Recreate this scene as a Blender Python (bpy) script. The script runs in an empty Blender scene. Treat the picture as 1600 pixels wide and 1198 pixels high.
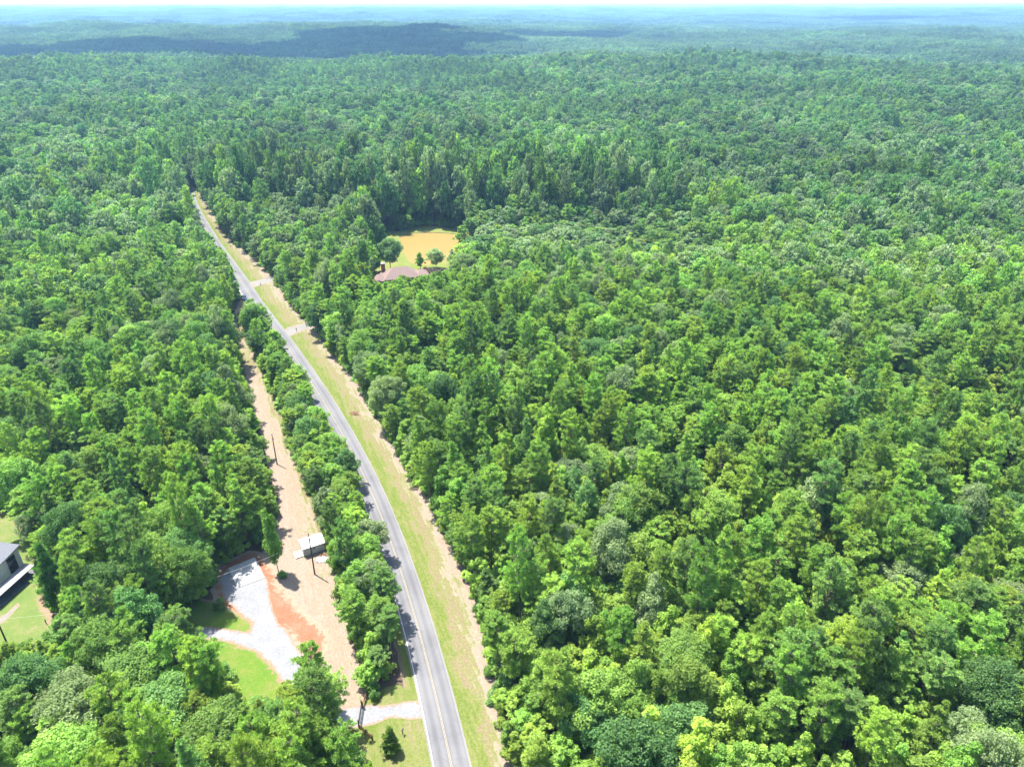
import bpy, bmesh, math, random
import numpy as np
from mathutils import Vector, Matrix, noise as mnoise
from mathutils.geometry import delaunay_2d_cdt

R = math.radians
SC = bpy.context.scene
COL = SC.collection
rng = np.random.default_rng(11)
random.seed(11)

# ------------------------------------------------------------------ camera, sky, sun, exposure
H = 110.0                                   # drone height above the ground
FPX, PITCH = 1135.0, R(27.5)                # focal length in photo pixels, tilt below the horizon
cam_d = bpy.data.cameras.new('camera')
cam_d.sensor_fit = 'HORIZONTAL'
cam_d.sensor_width = 36.0
cam_d.lens = FPX / 1600.0 * 36.0
cam_d.clip_start, cam_d.clip_end = 1.0, 40000.0
cam = bpy.data.objects.new('camera', cam_d)
COL.objects.link(cam)
cam.location = (0, 0, H)
cam.rotation_euler = (R(90) - PITCH, 0, 0)
SC.camera = cam

SUN_EL = R(68.5)
SUN_AZ = math.atan2(-0.80, 0.60)            # from the far left
to_sun = Vector((math.sin(SUN_AZ) * math.cos(SUN_EL), math.cos(SUN_AZ) * math.cos(SUN_EL), math.sin(SUN_EL)))
world = bpy.data.worlds.new('World')
SC.world = world
world.use_nodes = True
wn = world.node_tree.nodes
sky_n = wn.new('ShaderNodeTexSky')
sky_n.sky_type = 'NISHITA'
sky_n.sun_disc = False
sky_n.sun_elevation = SUN_EL
sky_n.sun_rotation = SUN_AZ
sky_n.air_density, sky_n.dust_density, sky_n.ozone_density = 1.0, 1.2, 1.0
wn['Background'].inputs['Strength'].default_value = 0.15
world.node_tree.links.new(sky_n.outputs[0], wn['Background'].inputs['Color'])

sun_d = bpy.data.lights.new('sun', 'SUN')
sun_d.energy, sun_d.angle, sun_d.color = 5.0, R(0.55), (1.0, 0.955, 0.88)
sun = bpy.data.objects.new('sun', sun_d)
sun.rotation_euler = to_sun.to_track_quat('Z', 'Y').to_euler()
COL.objects.link(sun)

SC.view_settings.view_transform = 'Standard'
SC.view_settings.look = 'None'
SC.view_settings.gamma = 1.0
SC.view_settings.use_curve_mapping = False
SC.view_settings.exposure = 1.72
cy = SC.cycles
cy.max_bounces, cy.diffuse_bounces, cy.glossy_bounces, cy.transmission_bounces = 5, 4, 1, 3
cy.volume_bounces, cy.transparent_max_bounces = 0, 4
cy.use_adaptive_sampling = True
cy.adaptive_threshold = 0.03
cy.use_denoising = True
SC.render.use_persistent_data = False

# ------------------------------------------------------------------ survey helpers
def at(px, py, z=0.0):
    """ground (or height z) point seen at a place in the photograph"""
    u, v = (px - 800) / FPX, (py - 599) / FPX
    d = math.sin(PITCH) + v * math.cos(PITCH)
    w = math.cos(PITCH) - v * math.sin(PITCH)
    return ((H - z) * u / d, (H - z) * w / d)

def to_px(x, y, z):
    x, y, z = np.asarray(x, float), np.asarray(y, float), np.asarray(z, float)
    dz = H - z
    depth = y * math.cos(PITCH) + dz * math.sin(PITCH)
    vv = (dz * math.cos(PITCH) - y * math.sin(PITCH)) / depth
    return 800 + FPX * x / depth, 599 + FPX * vv, depth

def height_from(base, top_y):
    """height of an upright thing standing at a base pixel whose top shows at pixel row top_y"""
    _, Y = at(*base)
    v = (top_y - 599) / FPX
    ratio = (math.cos(PITCH) - v * math.sin(PITCH)) / (math.sin(PITCH) + v * math.cos(PITCH))
    return H - Y / ratio

def in_poly(px, py, poly):
    poly = np.asarray(poly, float)
    x, y = np.asarray(px, float), np.asarray(py, float)
    inside = np.zeros(x.shape, bool)
    n = len(poly)
    j = n - 1
    for i in range(n):
        xi, yi, xj, yj = poly[i, 0], poly[i, 1], poly[j, 0], poly[j, 1]
        if yi != yj:
            c = ((yi > y) != (yj > y)) & (x < (xj - xi) * (y - yi) / (yj - yi) + xi)
            inside ^= c
        j = i
    return inside

def poly_dist(x, y, poly):
    poly = np.asarray(poly, float)
    best = np.full(np.shape(x), 1e9)
    for i in range(len(poly)):
        a, b = poly[i], poly[(i + 1) % len(poly)]
        d = b - a
        t = np.clip(((x - a[0]) * d[0] + (y - a[1]) * d[1]) / max(1e-9, d @ d), 0, 1)
        best = np.minimum(best, np.hypot(x - a[0] - t * d[0], y - a[1] - t * d[1]))
    return best

_w = np.random.default_rng(5)
_K = [(_w.uniform(0, 2 * np.pi), _w.uniform(0, 2 * np.pi), f, a) for f, a in ((1, 1), (1.3, .9), (1.9, .7), (2.7, .5), (4.1, .35), (6.3, .25), (1.1, .9), (2.2, .6))]
def wav(x, y, lam, seed=0):
    """smooth waving value, about -1..1, of wavelength lam"""
    s = 0
    for i, (an, ph, f, a) in enumerate(_K):
        an2 = an + seed * 1.7 + i
        s = s + a * np.sin((x * np.cos(an2) + y * np.sin(an2)) * 2 * np.pi * f / lam + ph + seed * 3.1)
    return s / 2.6

def sstep(a, b, x):
    t = np.clip((x - a) / (b - a), 0, 1)
    return t * t * (3 - 2 * t)

def terrain(x, y):
    r = np.hypot(x, y)
    s = sstep(560, 1300, r)
    z = s * (11 * wav(x, y, 1000, 1) + 8 * wav(x, y, 2600, 2))
    # rise that carries the pine plantation, valley behind it, long wooded slope beyond
    g = lambda cx, cy_, sx, sy: np.exp(-((x - cx) / sx) ** 2 - ((y - cy_) / sy) ** 2)
    z = z + 12 * g(-300, 1350, 700, 260) * sstep(650, 1000, r)
    z = z - 30 * g(-900, 2000, 1100, 420)
    z = z + 26 * g(-1100, 3100, 1500, 620)
    z = z + 14 * g(1500, 2600, 1500, 500)
    far = sstep(3500, 13000, r)
    z = z + far * 50 + sstep(3000, 6000, r) * (11 * wav(x, y, 3600, 4) + 7 * wav(x, y, 1700, 6))
    z = np.clip(z, -45, 88)
    return z

# ------------------------------------------------------------------ object helpers
def tag(o, label=None, cat=None, group=None, kind=None):
    if label: o['label'] = label
    if cat: o['category'] = cat
    if group: o['group'] = group
    if kind: o['kind'] = kind
    return o

def empty(name, loc=(0, 0, 0), rz=0.0):
    o = bpy.data.objects.new(name, None)
    COL.objects.link(o)
    o.location = loc
    o.rotation_euler = (0, 0, rz)
    o.empty_display_size = 0.3
    return o

def mesh_np(name, V, polys, mats, midx=None, smooth=False, attrs=None):
    """polys: list of (k,n) int arrays"""
    me = bpy.data.meshes.new(name)
    V = np.asarray(V, np.float32)
    me.vertices.add(len(V))
    me.vertices.foreach_set('co', V.ravel())
    starts, loops, tot = [], [], 0
    for p in polys:
        p = np.asarray(p, np.int32)
        if len(p) == 0: continue
        k = p.shape[1]
        starts.append(tot + k * np.arange(len(p)))
        loops.append(p.ravel())
        tot += p.size
    starts = np.concatenate(starts).astype(np.int32)
    loops = np.concatenate(loops).astype(np.int32)
    me.loops.add(len(loops))
    me.loops.foreach_set('vertex_index', loops)
    me.polygons.add(len(starts))
    me.polygons.foreach_set('loop_start', starts)
    if midx is not None:
        me.polygons.foreach_set('material_index', np.asarray(midx, np.int32))
    if smooth:
        me.polygons.foreach_set('use_smooth', np.ones(len(starts), bool))
    me.update(calc_edges=True)
    for an, (dom, vals) in (attrs or {}).items():
        a = me.attributes.new(an, 'FLOAT', dom)
        a.data.foreach_set('value', np.asarray(vals, np.float32))
    for m in mats: me.materials.append(m)
    return me

class MB:
    """collects simple solids into one mesh"""
    def __init__(self): self.v, self.f = [], []
    def add(self, vs, fs):
        k = len(self.v)
        self.v += [tuple(p) for p in vs]
        self.f += [tuple(i + k for i in q) for q in fs]
        return self
    def box(self, c, s, rz=0.0, M=None):
        cx, cy_, cz = c; sx, sy, sz = s[0] / 2, s[1] / 2, s[2] / 2
        ca, sa = math.cos(rz), math.sin(rz)
        vs = []
        for dz in (-sz, sz):
            for dx, dy in ((-sx, -sy), (sx, -sy), (sx, sy), (-sx, sy)):
                p = Vector((cx + dx * ca - dy * sa, cy_ + dx * sa + dy * ca, cz + dz))
                vs.append(M @ p if M else p)
        return self.add(vs, [(3, 2, 1, 0), (4, 5, 6, 7), (0, 1, 5, 4), (1, 2, 6, 5), (2, 3, 7, 6), (3, 0, 4, 7)])
    def bar(self, a, b, r0, r1=None, n=8, cap=True):
        a, b = Vector(a), Vector(b)
        r1 = r0 if r1 is None else r1
        d = (b - a).normalized()
        u = d.orthogonal().normalized(); w = d.cross(u)
        vs = []
        for p, r in ((a, r0), (b, r1)):
            for i in range(n):
                t = 2 * math.pi * i / n
                vs.append(p + u * (r * math.cos(t)) + w * (r * math.sin(t)))
        fs = [(i, (i + 1) % n, n + (i + 1) % n, n + i) for i in range(n)]
        if cap: fs += [tuple(reversed(range(n))), tuple(range(n, 2 * n))]
        return self.add(vs, fs)
    def tube(self, pts, rad, n=6):
        for i in range(len(pts) - 1):
            self.bar(pts[i], pts[i + 1], rad, rad, n, cap=(i in (0, len(pts) - 2)))
        return self
    def prism(self, outline, axis_a, axis_b):
        """outline: list of points at end A, list at end B"""
        n = len(axis_a)
        return self.add(list(axis_a) + list(axis_b), [tuple(reversed(range(n))), tuple(range(n, 2 * n))] + [(i, (i + 1) % n, n + (i + 1) % n, n + i) for i in range(n)])
    def build(self, name, mat, parent=None, smooth=False, bevel=0.0):
        me = bpy.data.meshes.new(name)
        me.from_pydata(self.v, [], self.f)
        bm = bmesh.new(); bm.from_mesh(me)
        bmesh.ops.recalc_face_normals(bm, faces=bm.faces)
        if bevel:
            bmesh.ops.bevel(bm, geom=list(bm.edges), offset=bevel, segments=1, affect='EDGES')
        bm.to_mesh(me); bm.free()
        if smooth:
            for p in me.polygons: p.use_smooth = True
        me.materials.append(mat)
        o = bpy.data.objects.new(name, me)
        COL.objects.link(o)
        if parent: o.parent = parent
        return o

# ------------------------------------------------------------------ materials
def new_mat(name):
    m = bpy.data.materials.new(name)
    m.use_nodes = True
    nt = m.node_tree
    for n in list(nt.nodes):
        nt.nodes.remove(n)
    out = nt.nodes.new('ShaderNodeOutputMaterial')
    return m, nt, out

def N(nt, t, **kw):
    n = nt.nodes.new(t)
    for k, v in kw.items(): setattr(n, k, v)
    return n

def L(nt, a, b): nt.links.new(a, b)

def ramp(nt, fac, stops):
    r = N(nt, 'ShaderNodeValToRGB')
    e = r.color_ramp.elements
    while len(e) < len(stops): e.new(0.5)
    for i, (p, c) in enumerate(stops):
        e[i].position = p
        e[i].color = (*c, 1) if len(c) == 3 else c
    L(nt, fac, r.inputs[0])
    return r.outputs[0]

def noise_tex(nt, co, scale, detail=4.0, rough=0.6, dist=0.0):
    n = N(nt, 'ShaderNodeTexNoise')
    n.inputs['Scale'].default_value = scale
    n.inputs['Detail'].default_value = detail
    n.inputs['Roughness'].default_value = rough
    n.inputs['Distortion'].default_value = dist
    L(nt, co, n.inputs['Vector'])
    return n.outputs['Fac']

def mix_col(nt, fac, a, b, mode='MIX'):
    m = N(nt, 'ShaderNodeMix', data_type='RGBA', blend_type=mode)
    for sock, val in ((m.inputs[0], fac), (m.inputs[6], a), (m.inputs[7], b)):
        if isinstance(val, (int, float)): sock.default_value = val
        elif isinstance(val, tuple): sock.default_value = (*val, 1) if len(val) == 3 else val
        else: L(nt, val, sock)
    return m.outputs[2]

def math_n(nt, op, a, b=None, c=None, clamp=False):
    m = N(nt, 'ShaderNodeMath', operation=op)
    m.use_clamp = clamp
    for i, v in enumerate((a, b, c)):
        if v is None: continue
        if isinstance(v, (int, float)): m.inputs[i].default_value = v
        else: L(nt, v, m.inputs[i])
    return m.outputs[0]

def principled(nt, out, col, rough=0.9, spec=0.2, bump=None, bump_str=0.3, bump_dist=0.05, metal=0.0):
    b = N(nt, 'ShaderNodeBsdfPrincipled')
    if isinstance(col, tuple): b.inputs['Base Color'].default_value = (*col, 1)
    else: L(nt, col, b.inputs['Base Color'])
    if isinstance(rough, (int, float)): b.inputs['Roughness'].default_value = rough
    else: L(nt, rough, b.inputs['Roughness'])
    b.inputs['Specular IOR Level'].default_value = spec
    b.inputs['Metallic'].default_value = metal
    if bump is not None:
        bn = N(nt, 'ShaderNodeBump')
        bn.inputs['Strength'].default_value = bump_str
        bn.inputs['Distance'].default_value = bump_dist
        L(nt, bump, bn.inputs['Height'])
        L(nt, bn.outputs[0], b.inputs['Normal'])
    L(nt, b.outputs[0], out.inputs['Surface'])
    return b

def simple(name, col, rough=0.7, spec=0.3, var=0.25, scale=3.0, metal=0.0):
    m, nt, out = new_mat(name)
    co = N(nt, 'ShaderNodeTexCoord').outputs['Object']
    n = noise_tex(nt, co, scale, 5)
    lo = tuple(c * (1 - var) for c in col); hi = tuple(min(1, c * (1 + var)) for c in col)
    c = ramp(nt, n, [(0.3, lo), (0.7, hi)])
    principled(nt, out, c, rough, spec, n, 0.15, 0.02, metal)
    return m

def patchy(name, cols, scales=(0.12, 0.9, 6.0), edge=None, rough=0.95, bump=0.5, contrast=0.22):
    """ground cover: three colours mixed by broad, middle and fine noise; 'edge' fades raggedly to a neighbour colour"""
    m, nt, out = new_mat(name)
    co = N(nt, 'ShaderNodeTexCoord').outputs['Object']
    a = noise_tex(nt, co, scales[0], 5, 0.62, 0.4)
    b = noise_tex(nt, co, scales[1], 6, 0.65)
    c = noise_tex(nt, co, scales[2], 4, 0.7)
    f1 = math_n(nt, 'ADD', math_n(nt, 'MULTIPLY', a, 0.6), math_n(nt, 'MULTIPLY', b, 0.4))
    base = ramp(nt, f1, [(0.5 - contrast, cols[0]), (0.5, cols[1]), (0.5 + contrast, cols[2])])
    c = math_n(nt, 'ADD', math_n(nt, 'MULTIPLY', c, .5), math_n(nt, 'MULTIPLY', noise_tex(nt, co, 2.3, 5, 0.8), .5))
    fine = ramp(nt, c, [(0.36, (0.62, 0.62, 0.62)), (0.5, (0.97, 0.97, 0.97)), (0.64, (1.32, 1.32, 1.32))])
    base = mix_col(nt, 0.75, base, fine, 'MULTIPLY')
    if edge:
        at_ = N(nt, 'ShaderNodeAttribute', attribute_name='edge').outputs['Fac']
        k = math_n(nt, 'ADD', at_, math_n(nt, 'MULTIPLY', math_n(nt, 'SUBTRACT', b, 0.5), 2.4))
        k = math_n(nt, 'ADD', k, math_n(nt, 'MULTIPLY', math_n(nt, 'SUBTRACT', c, 0.5), 0.8))
        k = ramp(nt, k, [(0.3, (0, 0, 0)), (0.6, (1, 1, 1))])
        e2 = mix_col(nt, 0.75, edge, fine, 'MULTIPLY')
        base = mix_col(nt, k, e2, base)
    principled(nt, out, base, rough, 0.1, c, bump, 0.06)
    return m

def leaf_mat(name, trans=0.48, sheen=0.010, rnd_h=0.022, rnd_v=0.5, tr=(1.15, 1.25, 0.6)):
    m, nt, out = new_mat(name)
    oi = N(nt, 'ShaderNodeObjectInfo')
    ti = N(nt, 'ShaderNodeAttribute', attribute_name='tint').outputs['Fac']
    hs = N(nt, 'ShaderNodeHueSaturation')
    wn_ = N(nt, 'ShaderNodeTexWhiteNoise', noise_dimensions='1D')
    L(nt, oi.outputs['Random'], wn_.inputs['W'])
    r2 = wn_.outputs['Value']
    h = math_n(nt, 'ADD', 0.5, math_n(nt, 'ADD', math_n(nt, 'MULTIPLY', math_n(nt, 'SUBTRACT', oi.outputs['Random'], 0.5), rnd_h), math_n(nt, 'MULTIPLY', math_n(nt, 'SUBTRACT', 0.5, ti), 0.030)))
    v = math_n(nt, 'MULTIPLY', math_n(nt, 'ADD', 0.55, math_n(nt, 'MULTIPLY', ti, 0.9)), math_n(nt, 'ADD', 1 - rnd_v / 2, math_n(nt, 'MULTIPLY', r2, rnd_v)))
    L(nt, h, hs.inputs['Hue']); L(nt, v, hs.inputs['Value'])
    hs.inputs['Saturation'].default_value = 0.97
    L(nt, N(nt, 'ShaderNodeAttribute', attribute_name='leaf_colour', attribute_type='INSTANCER').outputs['Color'], hs.inputs['Color'])
    d = N(nt, 'ShaderNodeBsdfDiffuse'); L(nt, hs.outputs[0], d.inputs['Color'])
    t = N(nt, 'ShaderNodeBsdfTranslucent')
    tc = mix_col(nt, 1.0, hs.outputs[0], tr, 'MULTIPLY')
    L(nt, tc, t.inputs['Color'])
    mx = N(nt, 'ShaderNodeMixShader'); mx.inputs[0].default_value = trans
    L(nt, d.outputs[0], mx.inputs[1]); L(nt, t.outputs[0], mx.inputs[2])
    g = N(nt, 'ShaderNodeBsdfGlossy'); g.inputs['Roughness'].default_value = 0.6
    g.inputs['Color'].default_value = (0.8, 0.9, 0.85, 1)
    m2 = N(nt, 'ShaderNodeMixShader'); m2.inputs[0].default_value = sheen
    L(nt, mx.outputs[0], m2.inputs[1]); L(nt, g.outputs[0], m2.inputs[2])
    L(nt, m2.outputs[0], out.inputs['Surface'])
    return m

M = {}
M['leaf'] = leaf_mat('leaves')
M['needle'] = leaf_mat('needles', 0.46, 0.010, 0.022, 0.4, (1.0, 1.2, 0.7))
M['bark'] = simple('bark', (0.15, 0.12, 0.10), 0.95, 0.05, 0.4, 4)
M['litter'] = patchy('forest_floor', [(0.056, 0.040, 0.028), (0.082, 0.058, 0.040), (0.050, 0.062, 0.024)], (0.15, 0.8, 5))
M['verge'] = None

def verge_mat(name, stops, amp):
    """grass strip whose cover changes across its width (u) as mown and driven"""
    m, nt, out = new_mat(name)
    tc = N(nt, 'ShaderNodeTexCoord')
    u = N(nt, 'ShaderNodeAttribute', attribute_name='across').outputs['Fac']
    a = noise_tex(nt, tc.outputs['Object'], 0.10, 5, 0.65, 0.5)
    b = noise_tex(nt, tc.outputs['Object'], 0.75, 6, 0.7)
    c = noise_tex(nt, tc.outputs['Object'], 5.0, 4, 0.75)
    # streaks along the mowing direction
    mr = N(nt, 'ShaderNodeMapping'); mr.inputs['Rotation'].default_value = (0, 0, R(-22))
    mp = N(nt, 'ShaderNodeMapping'); mp.inputs['Scale'].default_value = (1.3, 0.09, 1)
    L(nt, tc.outputs['Object'], mr.inputs['Vector']); L(nt, mr.outputs[0], mp.inputs['Vector'])
    s = noise_tex(nt, mp.outputs[0], 1.0, 4, 0.6)
    k = math_n(nt, 'ADD', u, math_n(nt, 'MULTIPLY', math_n(nt, 'SUBTRACT', a, 0.5), amp))
    k = math_n(nt, 'ADD', k, math_n(nt, 'MULTIPLY', math_n(nt, 'SUBTRACT', s, 0.5), amp * 1.3))
    k = math_n(nt, 'ADD', k, math_n(nt, 'MULTIPLY', math_n(nt, 'SUBTRACT', b, 0.5), amp * 0.8))
    base = ramp(nt, k, stops)
    c = math_n(nt, 'ADD', math_n(nt, 'MULTIPLY', c, .5), math_n(nt, 'MULTIPLY', noise_tex(nt, tc.outputs['Object'], 1.9, 5, 0.8), .5))
    fine = ramp(nt, c, [(0.36, (0.55, 0.55, 0.52)), (0.5, (0.95, 0.95, 0.95)), (0.64, (1.4, 1.38, 1.35))])
    base = mix_col(nt, 0.85, base, fine, 'MULTIPLY')
    principled(nt, out, base, 0.95, 0.08, c, 0.6, 0.08)
    return m

GRASS = (0.082, 0.114, 0.020); GRASS2 = (0.124, 0.134, 0.044); TAN = (0.160, 0.120, 0.080); TAN2 = (0.206, 0.168, 0.130); PINK = (0.196, 0.146, 0.116)
M['verge'] = verge_mat('verge_grass', [(0.02, GRASS2), (0.12, GRASS), (0.34, GRASS2), (0.46, TAN), (0.60, GRASS2), (0.74, TAN2), (0.95, (0.188, 0.145, 0.106))], 0.85)
M['verge_l'] = verge_mat('near_verge_grass', [(0.05, GRASS2), (0.35, GRASS), (0.6, GRASS2), (0.85, TAN)], 0.6)
M['strip'] = verge_mat('mown_strip', [(0.02, PINK), (0.3, TAN2), (0.5, (0.188, 0.142, 0.10)), (0.66, TAN2), (0.80, (0.135, 0.138, 0.05)), (0.98, (0.144, 0.110, 0.068))], 0.95)
M['lawn'] = patchy('lawn_grass', [(0.056, 0.130, 0.012), (0.082, 0.138, 0.018), (0.165, 0.140, 0.052)], (0.16, 0.8, 7), edge=(0.188, 0.131, 0.080))
M['house_lawn'] = patchy('house_lawn', [(0.064, 0.118, 0.026), (0.10, 0.135, 0.036), (0.19, 0.152, 0.085)], (0.14, 0.7, 7), edge=(0.194, 0.134, 0.092))
M['clay'] = patchy('red_clay', [(0.178, 0.062, 0.032), (0.205, 0.092, 0.053), (0.208, 0.130, 0.088)], (0.2, 0.9, 4), edge=(0.222, 0.168, 0.12))
M['gravel'] = patchy('gravel', [(0.143, 0.145, 0.151), (0.175, 0.177, 0.182), (0.206, 0.206, 0.207)], (0.25, 1.5, 5), edge=(0.19, 0.14, 0.10), contrast=0.16)
M['paving'] = patchy('worn_paving', [(0.13, 0.122, 0.11), (0.162, 0.154, 0.14), (0.185, 0.176, 0.162)], (0.25, 1.4, 6), edge=(0.19, 0.14, 0.10), rough=0.9, bump=0.1)
M['concrete'] = patchy('concrete', [(0.25, 0.245, 0.235), (0.33, 0.325, 0.315), (0.36, 0.355, 0.345)], (0.25, 1.4, 9), rough=0.85, bump=0.1)

def road_mat():
    m, nt, out = new_mat('asphalt')
    tc = N(nt, 'ShaderNodeTexCoord')
    u = N(nt, 'ShaderNodeAttribute', attribute_name='across').outputs['Fac']
    a = noise_tex(nt, tc.outputs['Object'], 0.09, 5, 0.6)
    c = noise_tex(nt, tc.outputs['Object'], 8.0, 4, 0.75)
    # wheel tracks: four lighter bands, darker oil line between them
    w = N(nt, 'ShaderNodeMath', operation='SINE')
    L(nt, math_n(nt, 'MULTIPLY_ADD', u, 2 * math.pi * 4, -math.pi / 2), w.inputs[0])
    wob = math_n(nt, 'MULTIPLY', w.outputs[0], 0.14)
    k = math_n(nt, 'ADD', math_n(nt, 'ADD', a, wob), math_n(nt, 'MULTIPLY', math_n(nt, 'SUBTRACT', c, 0.5), 0.5))
    base = ramp(nt, k, [(0.25, (0.082, 0.082, 0.088)), (0.5, (0.111, 0.110, 0.115)), (0.75, (0.137, 0.135, 0.137))])
    vo = N(nt, 'ShaderNodeTexVoronoi', feature='DISTANCE_TO_EDGE'); vo.inputs['Scale'].default_value = 0.23
    dn = N(nt, 'ShaderNodeTexNoise'); dn.inputs['Scale'].default_value = 0.8; dn.inputs['Detail'].default_value = 4
    L(nt, tc.outputs['Object'], dn.inputs['Vector'])
    L(nt, mix_col(nt, 0.12, tc.outputs['Object'], dn.outputs['Color'], 'ADD'), vo.inputs['Vector'])
    crk = ramp(nt, vo.outputs['Distance'], [(0.0, (1, 1, 1)), (0.012, (0, 0, 0))])
    gate_ = ramp(nt, noise_tex(nt, tc.outputs['Object'], 0.05, 2), [(0.5, (0, 0, 0)), (0.6, (1, 1, 1))])
    base = mix_col(nt, math_n(nt, 'MULTIPLY', math_n(nt, 'MULTIPLY', crk, gate_), 0.6), base, (0.06, 0.06, 0.063))
    pt = ramp(nt, noise_tex(nt, tc.outputs['Object'], 0.16, 3, 0.5), [(0.60, (0, 0, 0)), (0.63, (1, 1, 1))])
    base = mix_col(nt, math_n(nt, 'MULTIPLY', pt, 0.28), base, (0.085, 0.085, 0.09))
    # pale dusty shoulder at either edge
    ed = ramp(nt, math_n(nt, 'ADD', math_n(nt, 'ABSOLUTE', math_n(nt, 'SUBTRACT', u, 0.5)), math_n(nt, 'MULTIPLY', math_n(nt, 'SUBTRACT', a, 0.5), 0.05)), [(0.455, (0, 0, 0)), (0.5, (1, 1, 1))])
    base = mix_col(nt, ed, base, (0.184, 0.167, 0.143))
    principled(nt, out, base, 0.85, 0.25, c, 0.25, 0.01)
    return m
M['road'] = road_mat()

def paint_mat(name, col, wear):
    m, nt, out = new_mat(name)
    co = N(nt, 'ShaderNodeTexCoord').outputs['Object']
    n = noise_tex(nt, co, 2.5, 6, 0.75)
    c = ramp(nt, n, [(wear - 0.12, (0.136, 0.133, 0.129)), (wear + 0.06, col)])
    principled(nt, out, c, 0.7, 0.3)
    return m
M['white_line'] = paint_mat('white_road_paint', (0.476, 0.469, 0.449), 0.36)
M['yellow_line'] = paint_mat('yellow_road_paint', (0.25, 0.205, 0.13), 0.46)
M['worn_line'] = paint_mat('worn_white_road_paint', (0.17, 0.168, 0.165), 0.52)

# ------------------------------------------------------------------ the ground and its covers
def spaced(lo, hi, n, fine):
    t = np.linspace(-1, 1, n)
    s = np.sinh(t * 4.0) / np.sinh(4.0)
    return np.where(s < 0, -s * lo, s * hi)
gx = np.unique(np.concatenate([spaced(-15000, 15000, 171, 0)]))
gy = np.concatenate([np.linspace(-500, 0, 6)[:-1], 15500 * np.sinh(np.linspace(0, 1, 150) * 4.2) / np.sinh(4.2)])
GX, GY = np.meshgrid(gx, gy)
GV = np.stack([GX.ravel(), GY.ravel(), terrain(GX.ravel(), GY.ravel())], 1)
nx, ny = len(gx), len(gy)
ii = (np.arange(ny - 1)[:, None] * nx + np.arange(nx - 1)[None, :]).ravel()
ground = bpy.data.objects.new('ground', mesh_np('ground', GV, [np.stack([ii, ii + 1, ii + 1 + nx, ii + nx], 1)], [M['litter']], smooth=True))
COL.objects.link(ground)
tag(ground, 'brown leaf-littered forest floor under the woods', 'ground', kind='structure')
GROUND_MIN = float(GV[:, 2].min())

def sheet(name, outline, mat, z, jitter=0.5, fade=2.2, step=1.1, seed=0, label=None, cat=None):
    """flat ground cover with a ragged outline; attribute edge = 0 at its rim, 1 inside"""
    pts = []
    n = len(outline)
    for i in range(n):
        a, b = Vector((*outline[i], 0)), Vector((*outline[(i + 1) % n], 0))
        k = max(1, int((b - a).length / 0.8))
        for j in range(k):
            p = a.lerp(b, j / k)
            q = mnoise.noise_vector(Vector((p.x * 0.45, p.y * 0.45, seed * 7.3))) * jitter + mnoise.noise_vector(Vector((p.x * 1.7, p.y * 1.7, seed * 3.1))) * jitter * 0.5
            pts.append((p.x + q.x, p.y + q.y))
    P = np.array(pts)
    lo, hi = P.min(0), P.max(0)
    X, Y = np.meshgrid(np.arange(lo[0], hi[0], step), np.arange(lo[1], hi[1], step))
    X, Y = X.ravel(), Y.ravel()
    X = X + np.random.default_rng(seed).uniform(-.3, .3, X.shape) * step
    Y = Y + np.random.default_rng(seed + 1).uniform(-.3, .3, Y.shape) * step
    ok = in_poly(X, Y, P)
    X, Y = X[ok], Y[ok]
    d = poly_dist(X, Y, P)
    X, Y, d = X[d > 0.4], Y[d > 0.4], d[d > 0.4]
    vin = [Vector(p) for p in pts] + [Vector((x, y)) for x, y in zip(X, Y)]
    vo, _, fo, *_r = delaunay_2d_cdt(vin, [], [list(range(len(pts)))], 1, 1e-4)
    V = np.array([(v.x, v.y, z) for v in vo])
    dd = poly_dist(V[:, 0], V[:, 1], P)
    tris = np.array([f for f in fo if len(f) == 3])
    a, b, c = V[tris[:, 0]], V[tris[:, 1]], V[tris[:, 2]]
    flip = np.cross(b - a, c - a)[:, 2] < 0
    tris[flip] = tris[flip][:, ::-1]
    me = mesh_np(name, V, [tris], [mat], attrs={'edge': ('POINT', np.clip(dd / fade, 0, 1))})
    o = bpy.data.objects.new(name, me)
    COL.objects.link(o)
    tag(o, label, cat, kind='structure')
    return o

def px_poly(pts, z=0.0): return [at(x, y, z) for x, y in pts]

# road: right edge surveyed from the photograph, 6.4 m wide
RE = [(760, 1290), (740.5, 1198), (718.8, 1111.8), (702, 1050), (684, 985), (655, 900), (615.4, 791.8), (580.7, 722.4), (533, 640), (511.8, 606.8), (486.7, 573.5), (458, 530), (412, 475.4), (390, 439.6), (368.7, 411), (347, 383), (312, 326.5), (302, 300)]
re_w = np.array([at(*p) for p in RE])
re_w = np.vstack([re_w[0] + (re_w[0] - re_w[1]) * 6, re_w, re_w[-1] + np.array([-22, 60.]), re_w[-1] + np.array([-36, 140.])])
def resample(P, step):
    s = np.concatenate([[0], np.cumsum(np.hypot(*np.diff(P, axis=0).T))])
    t = np.arange(0, s[-1], step)
    return np.stack([np.interp(t, s, P[:, 0]), np.interp(t, s, P[:, 1])], 1)
def smooth_line(P, n):
    for _ in range(n):
        P = np.vstack([P[:1], (P[:-2] + 2 * P[1:-1] + P[2:]) / 4, P[-1:]])
    return P
ROADR = smooth_line(resample(re_w, 4.0), 40)
ROADR = resample(ROADR, 2.0)
tan_ = np.gradient(ROADR, axis=0); tan_ /= np.hypot(*tan_.T)[:, None]
NORM = np.stack([-tan_[:, 1], tan_[:, 0]], 1)     # towards the left of travel
ROAD_W = 6.35

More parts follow.
